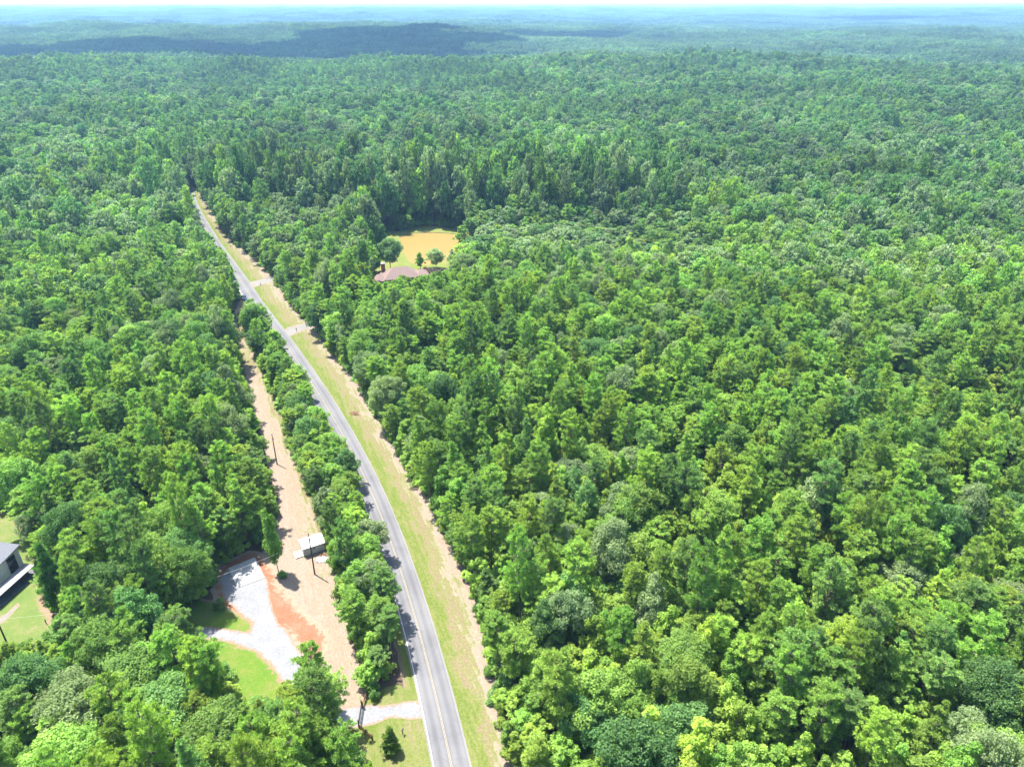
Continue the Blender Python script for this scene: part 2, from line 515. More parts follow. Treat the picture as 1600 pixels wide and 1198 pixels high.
def ribbon(name, off0, off1, z, mat, n=2, i0=0, i1=None, parent=None, label=None, cat=None, wobble=0.0, seed=0, kind='structure'):
    Pn = ROADR[i0:i1]; Nn = NORM[i0:i1]
    o0 = np.broadcast_to(np.asarray(off0, float), (len(Pn),)); o1 = np.broadcast_to(np.asarray(off1, float), (len(Pn),))
    if wobble:
        w_ = np.array([mnoise.noise(Vector((p[0] * .35, p[1] * .35, seed))) + .5 * mnoise.noise(Vector((p[0] * 1.3, p[1] * 1.3, seed))) for p in Pn]) * wobble
        o1 = o1 + w_
    T = np.linspace(0, 1, n)
    V = []
    for t in T:
        q = Pn + Nn * (o0 * (1 - t) + o1 * t)[:, None]
        V.append(np.concatenate([q, np.full((len(q), 1), z)], 1))
    V = np.concatenate(V)
    k = len(Pn)
    f = []
    for j in range(n - 1):
        a = j * k + np.arange(k - 1)
        f.append(np.stack([a, a + 1, a + k + 1, a + k], 1))
    f = np.concatenate(f)
    a, b, c = V[f[0][0]], V[f[0][1]], V[f[0][2]]
    if np.cross(b - a, c - a)[2] < 0: f = f[:, ::-1]
    me = mesh_np(name, V, [f], [mat], attrs={'across': ('POINT', np.repeat(T, k))})
    o = bpy.data.objects.new(name, me)
    COL.objects.link(o)
    if parent: o.parent = parent
    else: tag(o, label, cat, kind=kind)
    return o

road = ribbon('road', 0.0, ROAD_W, 0.020, M['road'], 17, label='two lane grey asphalt road curving away through the woods', cat='road')
ribbon('white_edge_line', ROAD_W - 0.42, ROAD_W - 0.28, 0.024, M['white_line'], parent=road)
ribbon('white_edge_line', 0.18, 0.30, 0.024, M['worn_line'], parent=road)
ribbon('yellow_centre_line', ROAD_W / 2 - 0.16, ROAD_W / 2 - 0.06, 0.024, M['yellow_line'], parent=road)
ribbon('yellow_centre_line', ROAD_W / 2 + 0.06, ROAD_W / 2 + 0.16, 0.024, M['yellow_line'], parent=road)

# far (right-hand) verge: its outer rim is where the woods begin
VE = [(830, 1290), (802, 1198), (787, 1150), (776, 1100), (764, 1040), (757, 990), (742, 940), (722, 890), (708, 850), (684, 810), (662, 770), (642, 740), (630, 722), (614, 690), (600, 665), (583, 640), (566, 610), (552, 585), (528, 560), (510, 535), (490, 512), (470, 490), (452, 470), (436, 450), (424, 432), (410, 415), (388, 398), (359, 374), (341, 350), (328, 326), (316, 306)]
ve_w = np.array([at(*p) for p in VE])
ve_w = np.vstack([ve_w[0] + (ve_w[0] - ve_w[1]) * 5, ve_w, ve_w[-1] + np.array([-25, 70.])])
VER = resample(ve_w, 1.0)
dist_v = np.array([np.min(np.hypot(*(VER - p).T)) for p in ROADR])
dist_v = smooth_line(np.clip(dist_v, 2.0, 14.0)[:, None], 6)[:, 0]
ribbon('far_verge', -dist_v - 0.8, 0.6, 0.006, M['verge'], 13, label='mown grass and tan verge along the far side of the road', cat='verge')
# flip so that across runs from the road outwards
_vm = bpy.data.objects['far_verge'].data.attributes['across']
_a = np.empty(len(_vm.data), np.float32); _vm.data.foreach_get('value', _a); _vm.data.foreach_set('value', 1 - _a)
ribbon('near_verge', ROAD_W - 0.3, ROAD_W + 2.0, 0.007, M['verge_l'], 5, wobble=0.7, seed=3, label='narrow rough grass verge between the road and the tree belt', cat='verge')

STRIP = [(366, 520), (372, 545), (378, 570), (385, 600), (397, 645), (407, 680), (416, 720), (424, 745), (430, 780), (426, 830), (415, 858), (405, 868), (420, 900), (430, 935), (436, 965), (450, 990), (462, 1010), (466, 1060), (480, 1110), (520, 1125), (560, 1110), (582, 1090), (572, 1062), (560, 1030), (551, 995), (541, 960), (533, 930), (526, 900), (516, 870), (510, 845), (501, 812), (490, 775), (480, 748), (467, 715), (455, 690), (444, 660), (432, 630), (422, 600), (410, 575), (402, 555), (394, 538), (384, 515), (390, 490), (394, 470), (378, 462), (366, 490)]
strip_w = px_poly(STRIP)
so = sheet('mown_strip', strip_w, M['strip'], 0.008, 0.5, 2.0, 1.3, 2, 'tan mown strip under the power poles beside the tree belt', 'mown strip')
# attribute across: 0 on the left rim, 1 on the belt side
_sv = np.empty(len(so.data.vertices) * 3, np.float32); so.data.vertices.foreach_get('co', _sv); _sv = _sv.reshape(-1, 3)
_lw = resample(np.array([at(*p) for p in STRIP[:16]]), 2.0); _rw = resample(np.array([at(*p) for p in STRIP[21:42]]), 2.0)
_dl = np.min(np.hypot(_sv[:, None, 0] - _lw[None, :, 0], _sv[:, None, 1] - _lw[None, :, 1]), 1)
_dr = np.min(np.hypot(_sv[:, None, 0] - _rw[None, :, 0], _sv[:, None, 1] - _rw[None, :, 1]), 1)
_ac = so.data.attributes.new('across', 'FLOAT', 'POINT')
_val = _dl / (_dl + _dr + 1e-6)
_val = np.where(_sv[:, 1] < 135, 0.15 + 0.45 * _val, _val)
_val = np.where(_sv[:, 1] > 225, 0.80, _val)
_ac.data.foreach_set('value', _val.astype(np.float32))

CLAY = [(334, 905), (338, 885), (360, 872), (392, 858), (416, 866), (428, 890), (436, 905), (448, 925), (462, 938), (474, 955), (488, 968), (508, 975), (514, 1000), (508, 1030), (500, 1046), (480, 1040), (466, 1010), (440, 985), (405, 985), (380, 985), (352, 960), (335, 945), (328, 925)]
sheet('clay_patch', px_poly(CLAY), M['clay'], 0.012, 1.0, 2.6, 1.0, 4, 'bare orange red clay around the concrete pad', 'clay')
PAD = [(341, 907), (348, 893), (358, 886), (399, 870), (416, 903), (422, 930), (429, 956), (434, 972), (446, 982), (456, 998), (469, 1016), (473, 1040), (476, 1060), (490, 1090), (520, 1108), (556, 1101), (600, 1101), (640, 1094), (658, 1092), (664, 1120), (640, 1124), (610, 1121), (580, 1134), (550, 1137), (515, 1136), (475, 1110), (452, 1072), (432, 1054), (418, 1034), (400, 1018), (364, 1005), (330, 999), (296, 998), (260, 1004), (258, 988), (300, 979), (332, 979), (368, 983), (389, 988), (394, 972), (383, 965), (360, 944), (350, 938)]
sheet('gravel_driveway', px_poly(PAD), M['gravel'], 0.017, 0.35, 0.9, 0.9, 5, 'pale grey gravel driveway widening to a parking pad beside the clay', 'driveway')
sheet('lawn', px_poly([(258, 955), (300, 930), (338, 940), (356, 946), (384, 964), (398, 974), (392, 992), (340, 988), (300, 988), (262, 994)]), M['lawn'], 0.014, 0.5, 1.4, 0.9, 6, 'small green lawn patch between the gravel pad and the woods', 'lawn')
sheet('lawn', px_poly([(290, 992), (330, 992), (366, 999), (404, 1012), (424, 1030), (438, 1050), (456, 1074), (470, 1105), (430, 1150), (380, 1140), (340, 1090), (310, 1040)]), M['lawn'], 0.014, 0.5, 2.2, 0.9, 7, 'bright green lawn inside the curve of the gravel driveway', 'lawn')
sheet('roadside_grass', px_poly([(572, 1092), (590, 1078), (622, 1068), (652, 1085), (662, 1125), (682, 1198), (700, 1290), (610, 1290), (560, 1210), (545, 1160), (545, 1120)]), M['verge_l'], 0.010, 0.5, 2.0, 1.0, 8, 'sunny grass beside the gated driveway entrance', 'grass verge')
_o = bpy.data.objects['roadside_grass'].data
_at = _o.attributes.new('across', 'FLOAT', 'POINT'); _at.data.foreach_set('value', np.full(len(_o.vertices), 0.54, np.float32))
sheet('house_lawn', px_poly([(-140, 800), (20, 800), (45, 825), (66, 860), (66, 900), (70, 940), (95, 985), (90, 1030), (60, 1060), (-140, 1080)]), M['house_lawn'], 0.009, 0.7, 2.5, 1.4, 9, 'yellowing lawn around the white house', 'lawn')
for k, pts in enumerate(([(390, 441), (405, 437), (428, 430), (436, 436), (412, 444), (396, 449)], [(440, 519), (450, 511), (480, 504), (494, 510), (470, 518), (449, 528)])):
    sheet('side_driveway', px_poly(pts), M['paving'], 0.012, 0.35, 0.7, 0.9, 12 + k, ['pale side driveway farther up the road leading right into the trees', 'bright concrete side driveway nearer on the right of the road'][k], 'driveway')

# pond, its grassy bank
M['bank'] = patchy('bank_grass', [(0.075, 0.129, 0.020), (0.122, 0.146, 0.034), (0.184, 0.156, 0.068)], (0.1, 0.6, 4), edge=(0.12, 0.13, 0.03))
BANK = [(575, 372), (600, 363), (628, 360), (665, 352), (712, 357), (736, 364), (738, 372), (728, 384), (722, 400), (716, 432), (690, 448), (640, 452), (590, 452), (562, 440), (575, 415), (590, 390)]
sheet('pond_bank', px_poly(BANK), M['bank'], 0.006, 1.0, 4.0, 2.5, 14, 'bright grass bank around the golden brown pond', 'grass bank')
POND = [(624, 371), (634, 366.5), (650, 364.5), (670, 363.8), (692, 364.3), (712, 365.8), (730, 368.0), (732, 372), (726, 382), (718, 394), (706, 405), (690, 410), (664, 415), (645, 412), (637, 406), (630, 394)]
m, nt, out = new_mat('muddy_water')
_co = N(nt, 'ShaderNodeTexCoord').outputs['Object']
_n1 = noise_tex(nt, _co, 0.09, 5, 0.6, 0.6); _n2 = noise_tex(nt, _co, 1.8, 4, 0.7)
_c = ramp(nt, math_n(nt, 'ADD', math_n(nt, 'MULTIPLY', _n1, .7), math_n(nt, 'MULTIPLY', _n2, .3)), [(0.33, (0.185, 0.142, 0.040)), (0.55, (0.21, 0.152, 0.046)), (0.7, (0.175, 0.150, 0.040))])
principled(nt, out, _c, 0.35, 0.35, _n2, 0.08, 0.05)
M['pond'] = m
po = sheet('pond', px_poly(POND), M['pond'], 0.010, 0.5, 2.0, 2.0, 15, 'golden brown algae covered pond behind the hip roofed house', 'pond')
# dark muddy rim along the far shore, a low real step
mb = MB()
_pw = px_poly(POND)
for i in range(0, 9):
    a, b = _pw[i], _pw[i + 1]
    mb.bar((a[0], a[1], 0.02), (b[0], b[1], 0.02), 0.28, 0.28, 6)
tag(mb.build('pond_shore', simple('mud', (0.12, 0.085, 0.05), 0.95, 0.1, 0.3, 1.0)), 'dark mud rim along the far shore of the pond', 'shore', kind='structure')

# ------------------------------------------------------------------ trees: forms
def leaf_quads(P, Nn, Ln, Wd, g):
    n = len(P)
    t = g.normal(size=(n, 3))
    t -= (t * Nn).sum(1)[:, None] * Nn
    t /= np.linalg.norm(t, axis=1)[:, None] + 1e-9
    b = np.cross(Nn, t)
    s = g.uniform(.65, 1.35, (n, 1))
    V = np.stack([P - t * Ln / 2 * s, P + b * Wd / 2 * s - Nn * Ln * .07, P + t * Ln / 2 * s, P - b * Wd / 2 * s - Nn * Ln * .07], 1).reshape(-1, 3)
    return V, np.arange(4 * n).reshape(-1, 4)

def unit(v): return v / (np.linalg.norm(v, axis=-1, keepdims=True) + 1e-9)

def np_tube(path, rad, n=6):
    path = np.asarray(path, float); k = len(path)
    d = unit(np.gradient(path, axis=0))
    u = unit(np.cross(d, np.array([0.31, 0.83, 0.21])[None]))
    w = np.cross(d, u)
    a = np.linspace(0, 2 * np.pi, n, endpoint=False)
    V = path[:, None] + np.asarray(rad)[:, None, None] * (u[:, None] * np.cos(a)[None, :, None] + w[:, None] * np.sin(a)[None, :, None])
    V = V.reshape(-1, 3)
    q = []
    for i in range(k - 1):
        j = np.arange(n)
        q.append(np.stack([i * n + j, i * n + (j + 1) % n, (i + 1) * n + (j + 1) % n, (i + 1) * n + j], 1))
    return V, np.concatenate(q)

class Geo:
    def __init__(s): s.V, s.Q, s.T, s.tint, s.n = [], [], [], [], 0
    def quads(s, V, Q, tint=None):
        s.V.append(V); s.Q.append(Q + s.n); s.n += len(V)
        s.tint.append(np.full(len(Q), .5) if tint is None else tint)
    def all(s): return np.concatenate(s.V), np.concatenate(s.Q), np.concatenate(s.tint)

def form_broad(seed, h=15., r=4., cb=.30, shape='round', npuff=52, nleaf=165, leaf=.37, limbs=14, pr=.30, flat=.85):
    g = np.random.default_rng(seed)
    ph = g.uniform(0, 6.28, 4)
    C, Rp = [], []
    zc0, zc1 = h * cb, h * .97
    k = 0
    while len(C) < npuff:
        k += 1
        t = g.uniform(0.02, 1)
        prof = math.sqrt(max(0, 1 - (2 * t - 1) ** 2)) * (1.0 if t > .5 else .92) if shape == 'round' else (min(1, .45 + t / .22 * .55) if t < .22 else ((1 - t) / .78) ** .72)
        if g.uniform() > prof * .9 + .1: continue
        az = g.uniform(0, 6.283)
        lob = 1 + .28 * math.sin(2 * az + ph[0] + 2.5 * t) + .20 * math.sin(5 * az + ph[1] - 4 * t)
        f = g.uniform(.62, .96) if g.uniform() < .82 else g.uniform(.1, .6)
        rr = r * prof * lob * f
        q = np.array([rr * math.cos(az), rr * math.sin(az), zc0 + (zc1 - zc0) * t])
        p_r = r * pr * g.uniform(.62, 1.3) * (.75 + .25 * prof)
        if C and k < 4000:
            d = np.linalg.norm(np.array(C) - q, axis=1)
            if (d < .58 * (np.array(Rp) + p_r)).any(): continue
        C.append(q); Rp.append(p_r)
    C, Rp = np.array(C), np.array(Rp)
    C[:, 2] = np.minimum(C[:, 2], h - Rp * .8)
    cr = Geo()
    n_i = np.maximum(24, (nleaf * (Rp / Rp.mean()) ** 1.7)).astype(int)
    idx = np.repeat(np.arange(len(C)), n_i)
    d = unit(g.normal(size=(len(idx), 3)))
    d[:, 2] = d[:, 2] * .85 + .22
    d = unit(d)
    rad = Rp[idx] * g.uniform(.45, 1.12, len(idx)) ** .6
    # uneven puff surface
    rad *= 1 + .22 * np.sin(d[:, 0] * 5 + idx) * np.sin(d[:, 1] * 6 + 2 * idx)
    P = C[idx] + d * rad[:, None] * np.array([1, 1, flat])
    nn = unit(d * .60 + np.array([0, 0, .60]) + g.normal(size=d.shape) * .50)
    V, Q = leaf_quads(P, nn, leaf, leaf * .62, g)
    pt = g.uniform(.15, .85, len(C))
    tint = np.clip(pt[idx] * .5 + g.uniform(0, 1, len(idx)) * .5, 0, 1)
    cr.quads(V, Q, tint)
    tr = Geo()
    tz = np.linspace(0, h * .82, 9)
    wob = np.stack([np.sin(tz * .5 + ph[2]) * .18 * (tz / h), np.cos(tz * .43 + ph[3]) * .18 * (tz / h), tz], 1)
    tr.quads(*np_tube(wob, (.028 * h ** .9 * .32) * (1 - tz / h) ** .8 + .04, 7))
    for i in g.permutation(len(C))[:limbs]:
        z0 = g.uniform(cb * .8, .62) * h
        a = np.array([np.interp(z0, tz, wob[:, 0]), np.interp(z0, tz, wob[:, 1]), z0])
        b = C[i]
        if b[2] < z0: continue
        s = np.linspace(0, 1, 5)[:, None]
        mid = a + (b - a) * s + np.array([0, 0, -.12 * np.linalg.norm(b - a)]) * np.sin(s * np.pi) * .6
        tr.quads(*np_tube(mid, .10 * (h / 15) * (1 - s[:, 0] * .8), 5))
    return cr, tr, h, r

def form_pine(seed, h=18., r=3.2, cb=.48, leaf=.50, nspike=46, taper='round', tufts=1.75, spread=1.3, w=.12):
    g = np.random.default_rng(seed)
    cr, tr = Geo(), Geo()
    tz = np.linspace(0, h * .985, 10)
    ph = g.uniform(0, 6.28, 2)
    wob = np.stack([np.sin(tz * .25 + ph[0]) * .22 * (tz / h), np.cos(tz * .31 + ph[1]) * .22 * (tz / h), tz], 1)
    tr.quads(*np_tube(wob, .19 * (h / 18) * (1 - .88 * tz / h), 7))
    C, Rr = [], []
    z = h * cb
    while z < h * .985:
        t = (z - h * cb) / (h * (1 - cb))
        prof = (min(1, .55 + t * 1.6) * max(.0, 1 - t ** 2.4) ** .62) if taper == 'round' else (min(1, .7 + t * 2) * (1 - t) ** .85 + .05)
        nb = int(g.integers(3, 6)) if t < .85 else int(g.integers(3, 5))
        az0 = g.uniform(0, 6.28)
        for b in range(nb):
            if g.uniform() < .12: continue
            az = az0 + b * 6.283 / nb + g.uniform(-.35, .35)
            ln = r * prof * g.uniform(.5, 1.22) * (1 + .22 * math.sin(az + ph[0] + 3 * t))
            up = g.uniform(.10, .38) + .5 * t
            a = np.array([np.interp(z, tz, wob[:, 0]), np.interp(z, tz, wob[:, 1]), z])
            e = a + np.array([math.cos(az) * ln, math.sin(az) * ln, up * ln * .8])
            s = np.linspace(0, 1, 4)[:, None]
            path = a + (e - a) * s + np.array([0, 0, -.10 * ln]) * np.sin(s * np.pi)
            tr.quads(*np_tube(path, .055 * (h / 18) * (1 - .75 * s[:, 0]) + .012, 4))
            nt_ = max(1, int(round(tufts * (1 + ln * 1.35))))
            for q in range(nt_):
                f = 1 - .62 * q / max(1, nt_) + g.uniform(-.06, .06)
                sd = np.array([-math.sin(az), math.cos(az), 0]) * g.uniform(-.28, .28) * ln * spread
                C.append(a + (e - a) * f + sd * (.4 + .6 * f) + np.array([0, 0, g.uniform(.05, .35)]))
                Rr.append(g.uniform(.75, 1.2))
        z += g.uniform(.55, .85) * (h / 18)
    C.append(np.array([wob[-1, 0], wob[-1, 1], h])); Rr.append(1.0)
    C, Rr = np.array(C), np.array(Rr)
    n_i = np.full(len(C), nspike)
    idx = np.repeat(np.arange(len(C)), n_i)
    d = unit(g.normal(size=(len(idx), 3)))
    d[:, 2] = d[:, 2] * .75 + .35
    d = unit(d)
    ln = leaf * Rr[idx] * g.uniform(.7, 1.2, len(idx))
    side = unit(np.cross(d, g.normal(size=d.shape)))
    wd = w * g.uniform(.7, 1.3, (len(idx), 1))
    root = C[idx] + d * (ln * .12)[:, None]
    mid = C[idx] + d * (ln * .6)[:, None]
    tip = C[idx] + d * ln[:, None]
    V = np.stack([root, mid - side * wd / 2, tip, mid + side * wd / 2], 1).reshape(-1, 3)
    pt = g.uniform(.1, .9, len(C))
    cr.quads(V, np.arange(len(V)).reshape(-1, 4), np.clip(pt[idx] * .55 + g.uniform(0, 1, len(idx)) * .45, 0, 1))
    return cr, tr, h, r

def form_mesh(name, geo, mat, smooth=False):
    V, Q, T = geo.all()
    return mesh_np(name, V, [Q], [mat], smooth=smooth, attrs={'tint': ('FACE', T)})

def form_joined(name, cr, tr, leafm):
    V, Q, T = cr.all(); V2, Q2, T2 = tr.all()
    return mesh_np(name, np.concatenate([V, V2]), [np.concatenate([Q, Q2 + len(V)])], [leafm, M['bark']],
                   midx=np.concatenate([np.zeros(len(Q)), np.ones(len(Q2))]), attrs={'tint': ('FACE', np.concatenate([T, T2]))})

SPECIES = ['pine', 'broad', 'oak', 'tulip', 'sapling', 'bush', 'cedar']
COLORS = {
    'pine': [(.240, .385, .062), (.290, .405, .058), (.184, .300, .072), (.258, .398, .064)],
    'broad': [(.182, .328, .052), (.212, .342, .054), (.205, .285, .114), (.116, .232, .060)],
    'oak': [(.170, .312, .052), (.198, .328, .056), (.196, .276, .098), (.120, .232, .058)],
    'tulip': [(.290, .400, .046), (.205, .360, .048), (.245, .390, .046), (.272, .395, .044)],
    'sapling': [(.232, .375, .052), (.200, .352, .056), (.264, .396, .050), (.210, .358, .050)],
    'bush': [(.185, .320, .050), (.158, .290, .056), (.235, .360, .050), (.160, .265, .046)],
    'cedar': [(.170, .290, .045), (.150, .280, .055), (.170, .290, .045), (.150, .280, .055)],
}
FORMS, LOW = {s: [] for s in SPECIES}, {s: [] for s in SPECIES}
for i in range(8): FORMS['pine'].append(form_pine(100 + i, 18, [3.1, 3.5, 2.8, 3.6, 3.0, 3.3, 2.7, 3.2][i], [.44, .38, .50, .34, .42, .54, .32, .46][i], taper='cone' if i == 6 else 'round'))
for i in range(7): FORMS['broad'].append(form_broad(200 + i, 15, 4.2, [.28, .32, .25, .30, .22, .18, .26][i], 'oval' if i in (3, 5) else 'round', 66, 230))
for i in range(3): FORMS['oak'].append(form_broad(230 + i, 16, 5.6, .25, 'round', 120, 210, .37, 22, .235, .75))
for i in range(4): FORMS['tulip'].append(form_broad(300 + i, 15, 2.9, [.2, .26, .18, .22][i], 'oval', 52, 200, .36, 10, .32))
for i in range(6): FORMS['sapling'].append(form_broad(400 + i, 9, 2.2, .12, 'oval' if i % 2 else 'round', 40, 150, .34, 8, .33))
for i in range(3): FORMS['bush'].append(form_broad(500 + i, 3, 1.7, .02, 'round', 14, 130, .32, 4, .44))
for i in range(2): FORMS['cedar'].append(form_pine(600 + i, 10, 2.2, .08, .5, 40, 'cone', 1.6, 1.0, .13))
for i in range(3): LOW['pine'].append(form_pine(150 + i, 18, 3.2, .5, .8, 9, tufts=.95, w=.42))
for i in range(4): LOW['broad'].append(form_broad(250 + i, 15, 4.2, .30, 'round', 40, 34, .98, 4))
for i in range(3): LOW['oak'].append(form_broad(270 + i, 16, 5.4, .28, 'round', 62, 36, .95, 5, .26, .8))
for i in range(3): LOW['tulip'].append(form_broad(350 + i, 15, 2.9, .22, 'oval', 30, 30, .9, 3, .36))
for i in range(2): LOW['sapling'].append(form_broad(450 + i, 9, 2.2, .12, 'oval', 20, 26, .8, 3, .38))
LEAFM = {s: (M['needle'] if s in ('pine', 'cedar') else M['leaf']) for s in SPECIES}
PNAME = {'pine': 'pine_tree', 'broad': 'broadleaf_tree', 'oak': 'broadleaf_tree', 'tulip': 'broadleaf_tree', 'sapling': 'broadleaf_tree', 'bush': 'bush', 'cedar': 'cedar_tree'}

# ------------------------------------------------------------------ where the trees stand
# ground in open view in the photograph: crowns must not stand in front of it
VIS = [
    # road, verges, driveway entrance
    [(800, 1198), (786, 1150), (772, 1100), (758, 1040), (752, 990), (737, 940), (717, 890), (703, 855), (688, 830), (668, 795), (648, 768), (638, 745), (622, 726), (608, 700), (594, 675), (578, 650), (566, 632), (548, 600), (540, 582), (516, 562), (503, 543), (494, 526), (482, 512), (466, 497), (452, 484), (442, 470), (430, 452), (422, 437), (412, 427), (402, 412), (386, 397), (363, 380), (351, 364), (338, 345), (328, 328), (319, 315), (306, 290),
     (291, 289), (298, 312), (307, 331), (319, 356), (330, 374), (344, 394), (360, 408), (360, 418), (363, 430), (377, 448), (390, 462), (404, 473), (418, 484), (438, 500), (450, 517), (458, 530), (464, 550), (484, 577), (496, 598), (512, 622), (522, 645), (538, 665), (550, 690), (570, 712), (586, 748), (598, 780), (606, 830), (606, 870), (613, 905), (622, 945), (632, 985), (618, 1030), (604, 1068), (575, 1066), (556, 1080), (552, 1105), (550, 1145), (562, 1175), (572, 1198)],
    # mown strip, clay, gravel pad, lawns
    [(372, 528), (378, 560), (385, 592), (396, 632), (406, 672), (413, 702), (421, 732), (429, 757), (438, 792), (446, 830), (447, 860), (440, 895), (425, 890), (413, 878), (400, 864), (370, 868), (345, 882), (338, 905), (342, 935), (312, 930), (298, 945), (290, 962), (312, 975), (330, 983), (332, 1000), (340, 1022), (354, 1052), (376, 1086), (402, 1090), (426, 1086), (442, 1072), (466, 1058), (472, 1018), (490, 1014), (512, 1022), (532, 1045), (547, 1072), (560, 1090), (572, 1078),
     (560, 1054), (548, 1022), (541, 990), (531, 955), (525, 925), (519, 897), (515, 872), (510, 845), (496, 812), (483, 775), (472, 748), (460, 714), (448, 688), (438, 660), (426, 630), (416, 602), (404, 576), (396, 555), (388, 540), (380, 528)],
    # shaded lane up to the road
    [(384, 462), (380, 480), (376, 500), (378, 520), (368, 516), (362, 494), (366, 474), (374, 458)],
    # white house and its lawn
    [(0, 818), (22, 815), (38, 840), (52, 858), (58, 890), (58, 925), (75, 958), (82, 982), (60, 992), (0, 1000), (-60, 1000), (-60, 820)],
    # pond, bank, brick house roof
    [(597, 372), (622, 368), (645, 358), (666, 355), (700, 359), (735, 367), (724, 374), (712, 388), (704, 408), (700, 420), (668, 430), (655, 436), (640, 431), (606, 441), (584, 440), (580, 430), (600, 420), (618, 420), (637, 418), (632, 402), (620, 384)],
]
CLEAR = [strip_w, px_poly(CLAY), px_poly(PAD), px_poly(BANK),
         px_poly([(262, 955), (340, 945), (392, 976), (387, 990), (300, 990)]), px_poly([(310, 1000), (364, 1007), (417, 1037), (446, 1080), (455, 1105), (420, 1115), (380, 1105), (345, 1060)]),
         px_poly([(-140, 800), (20, 800), (45, 825), (66, 860), (66, 900), (70, 940), (88, 978), (70, 1005), (-140, 1030)]),
         px_poly([(556, 1090), (590, 1068), (650, 1085), (690, 1200), (720, 1300), (640, 1300), (580, 1200), (556, 1165)]),
         px_poly([(388, 441), (405, 435), (460, 425), (465, 431), (412, 446), (396, 449)]), px_poly([(440, 519), (450, 510), (520, 496), (528, 503), (470, 520), (449, 528)])]
_vk = ROADR[:, 1] < 492
verge_poly = np.concatenate([(ROADR + NORM * (ROAD_W + 1.6))[_vk], (ROADR - NORM * (dist_v - .4)[:, None])[_vk][::-1]])
CLEAR.append(verge_poly)

def crown_points(x, y, h, r, low=False):
    ps = [(x, y, h)]
    for z, k in ((.90, .55), (.65, .95), (.42, .80)):
        for a in range(8):
            ps.append((x + r * k * math.cos(a * .785), y + r * k * math.sin(a * .785), h * z))
    return ps

def allowed(x, y, h, r, tol=1, margin=0.0):
    ok = np.ones(len(x), bool)
    for poly in CLEAR: ok &= ~in_poly(x, y, poly)
    if len(x) > 50:
        x, y, h, r = (np.asarray(q, float) for q in (x, y, h, r))
        bx, by, _ = to_px(x, y, h * .6)
        near = ok & (bx < 900) & (by > 250)
        res = ok.copy()
        res[near] = allowed_crown(x[near], y[near], h[near], r[near], tol)
        return res
    return ok & allowed_crown(x, y, h, r, tol)

SUNLIT = [px_poly([(332, 980), (368, 983), (400, 982), (440, 990), (470, 1015), (474, 1050), (440, 1050), (405, 1018), (364, 1004), (332, 998)]), px_poly([(372, 912), (413, 903), (432, 965), (400, 975), (368, 942)]),
          px_poly([(345, 1015), (395, 1022), (428, 1056), (420, 1080), (380, 1080)])]
def allowed_crown(x, y, h, r, tol):
    cnt = np.zeros(len(x), int)
    for kz, ko in ((.8, 0), (.55, .5), (.55, -.5), (.95, 0)):
        sx = x + ko * r - to_sun.x / to_sun.z * h * kz; sy = y - to_sun.y / to_sun.z * h * kz
        for poly in SUNLIT: cnt += 9 * in_poly(sx, sy, poly)
    for X, Y, Z in crown_points(x, y, h, r):
        px, py, _ = to_px(X, Y, Z)
        for poly in VIS: cnt += in_poly(px, py, poly)
    return cnt <= tol

TREES = []      # dict(x, y, h, r, sp, c, form, note)
def plant(x, y, sp, h, r, c=None, note=None):
    TREES.append(dict(x=float(x), y=float(y), sp=sp, h=float(h), r=float(r), c=int(rng.integers(0, 4)) if c is None else c, note=note))

# trees that can be told apart in the photograph, by the foot of their trunk
def stand(base, top_y, sp, r, c=None, note=None, hmax=26):
    x, y = at(*base)
    plant(x, y, sp, min(hmax, height_from(base, top_y)), r, c, note)
stand((436, 896), 786, 'tulip', 2.0, 1, 'slender bright broadleaf tree beside the shed, shading the mown strip')
stand((474, 1169), 1078, 'pine', 2.6, 1, 'pine with a bare leaning trunk in front of the curved lawn')
stand((502, 1108), 1008, 'pine', 2.5, 0, 'tallest of the pines beside the hidden bend of the gravel driveway')
stand((527, 1140), 1052, 'pine', 2.5, 3, 'bushy pine just left of the entrance gate')
stand((498, 1150), 1055, 'pine', 2.5, 0, 'round pine behind the entrance fence, amid the driveway pines')
stand((458, 1128), 1068, 'pine', 2.2, 1, 'low pine at the tip of the curved lawn')
stand((97, 955), 853, 'cedar', 3.3, 1, 'tall full evergreen standing at the corner of the house lawn')
stand((180, 909), 786, 'pine', 3.9, 1, 'tall pine with long bare trunk in the woods right of the white house')
stand((66, 872), 800, 'broad', 3.0, 2, 'grey green broadleaf tree just behind the white house lawn')
stand((612, 1173), 1136, 'cedar', 1.6, 0, 'small cone shaped evergreen on the roadside grass')
stand((610, 422), 372, 'broad', 5.2, 3, 'large dark broadleaf tree left of the pond behind the chimney')
stand((657, 421), 392, 'tulip', 2.0, 1, 'small upright tree at the near shore of the pond')
stand((682, 420), 388, 'broad', 3.6, 2, 'round crowned tree alone on the near shore of the pond')
stand((709, 415), 388, 'broad', 2.6, 2, 'small grey green tree at the right corner of the pond')
stand((721, 388), 350, 'tulip', 3.2, 1, 'narrow tree leaning over the right end of the pond')
stand((585, 425), 362, 'cedar', 3.6, 0, 'grey green conifer left of the brick house')
stand((566, 440), 402, 'broad', 4.0, 2, 'greyish tree close against the left end of the brick house')
stand((578, 415), 382, 'tulip', 2.2, 1, 'thin dark upright tree between conifer and pond')
stand((630, 463), 431, 'pine', 2.6, 3, 'pine standing in front of the brick house roof')
stand((652, 466), 436, 'pine', 2.6, 0, 'pine before the right half of the brick house')
stand((604, 468), 440, 'broad', 3.0, 1, 'broadleaf tree before the porch of the brick house')
stand((600, 396), 352, 'cedar', 3.0, 1, 'dark conifer at the far left corner of the pond')
stand((590, 384), 340, 'cedar', 3.2, 0, 'second dark conifer left of the pond, behind the first')
stand((637, 358), 335, 'broad', 3.0, 0, 'light tree on the far bank of the pond')
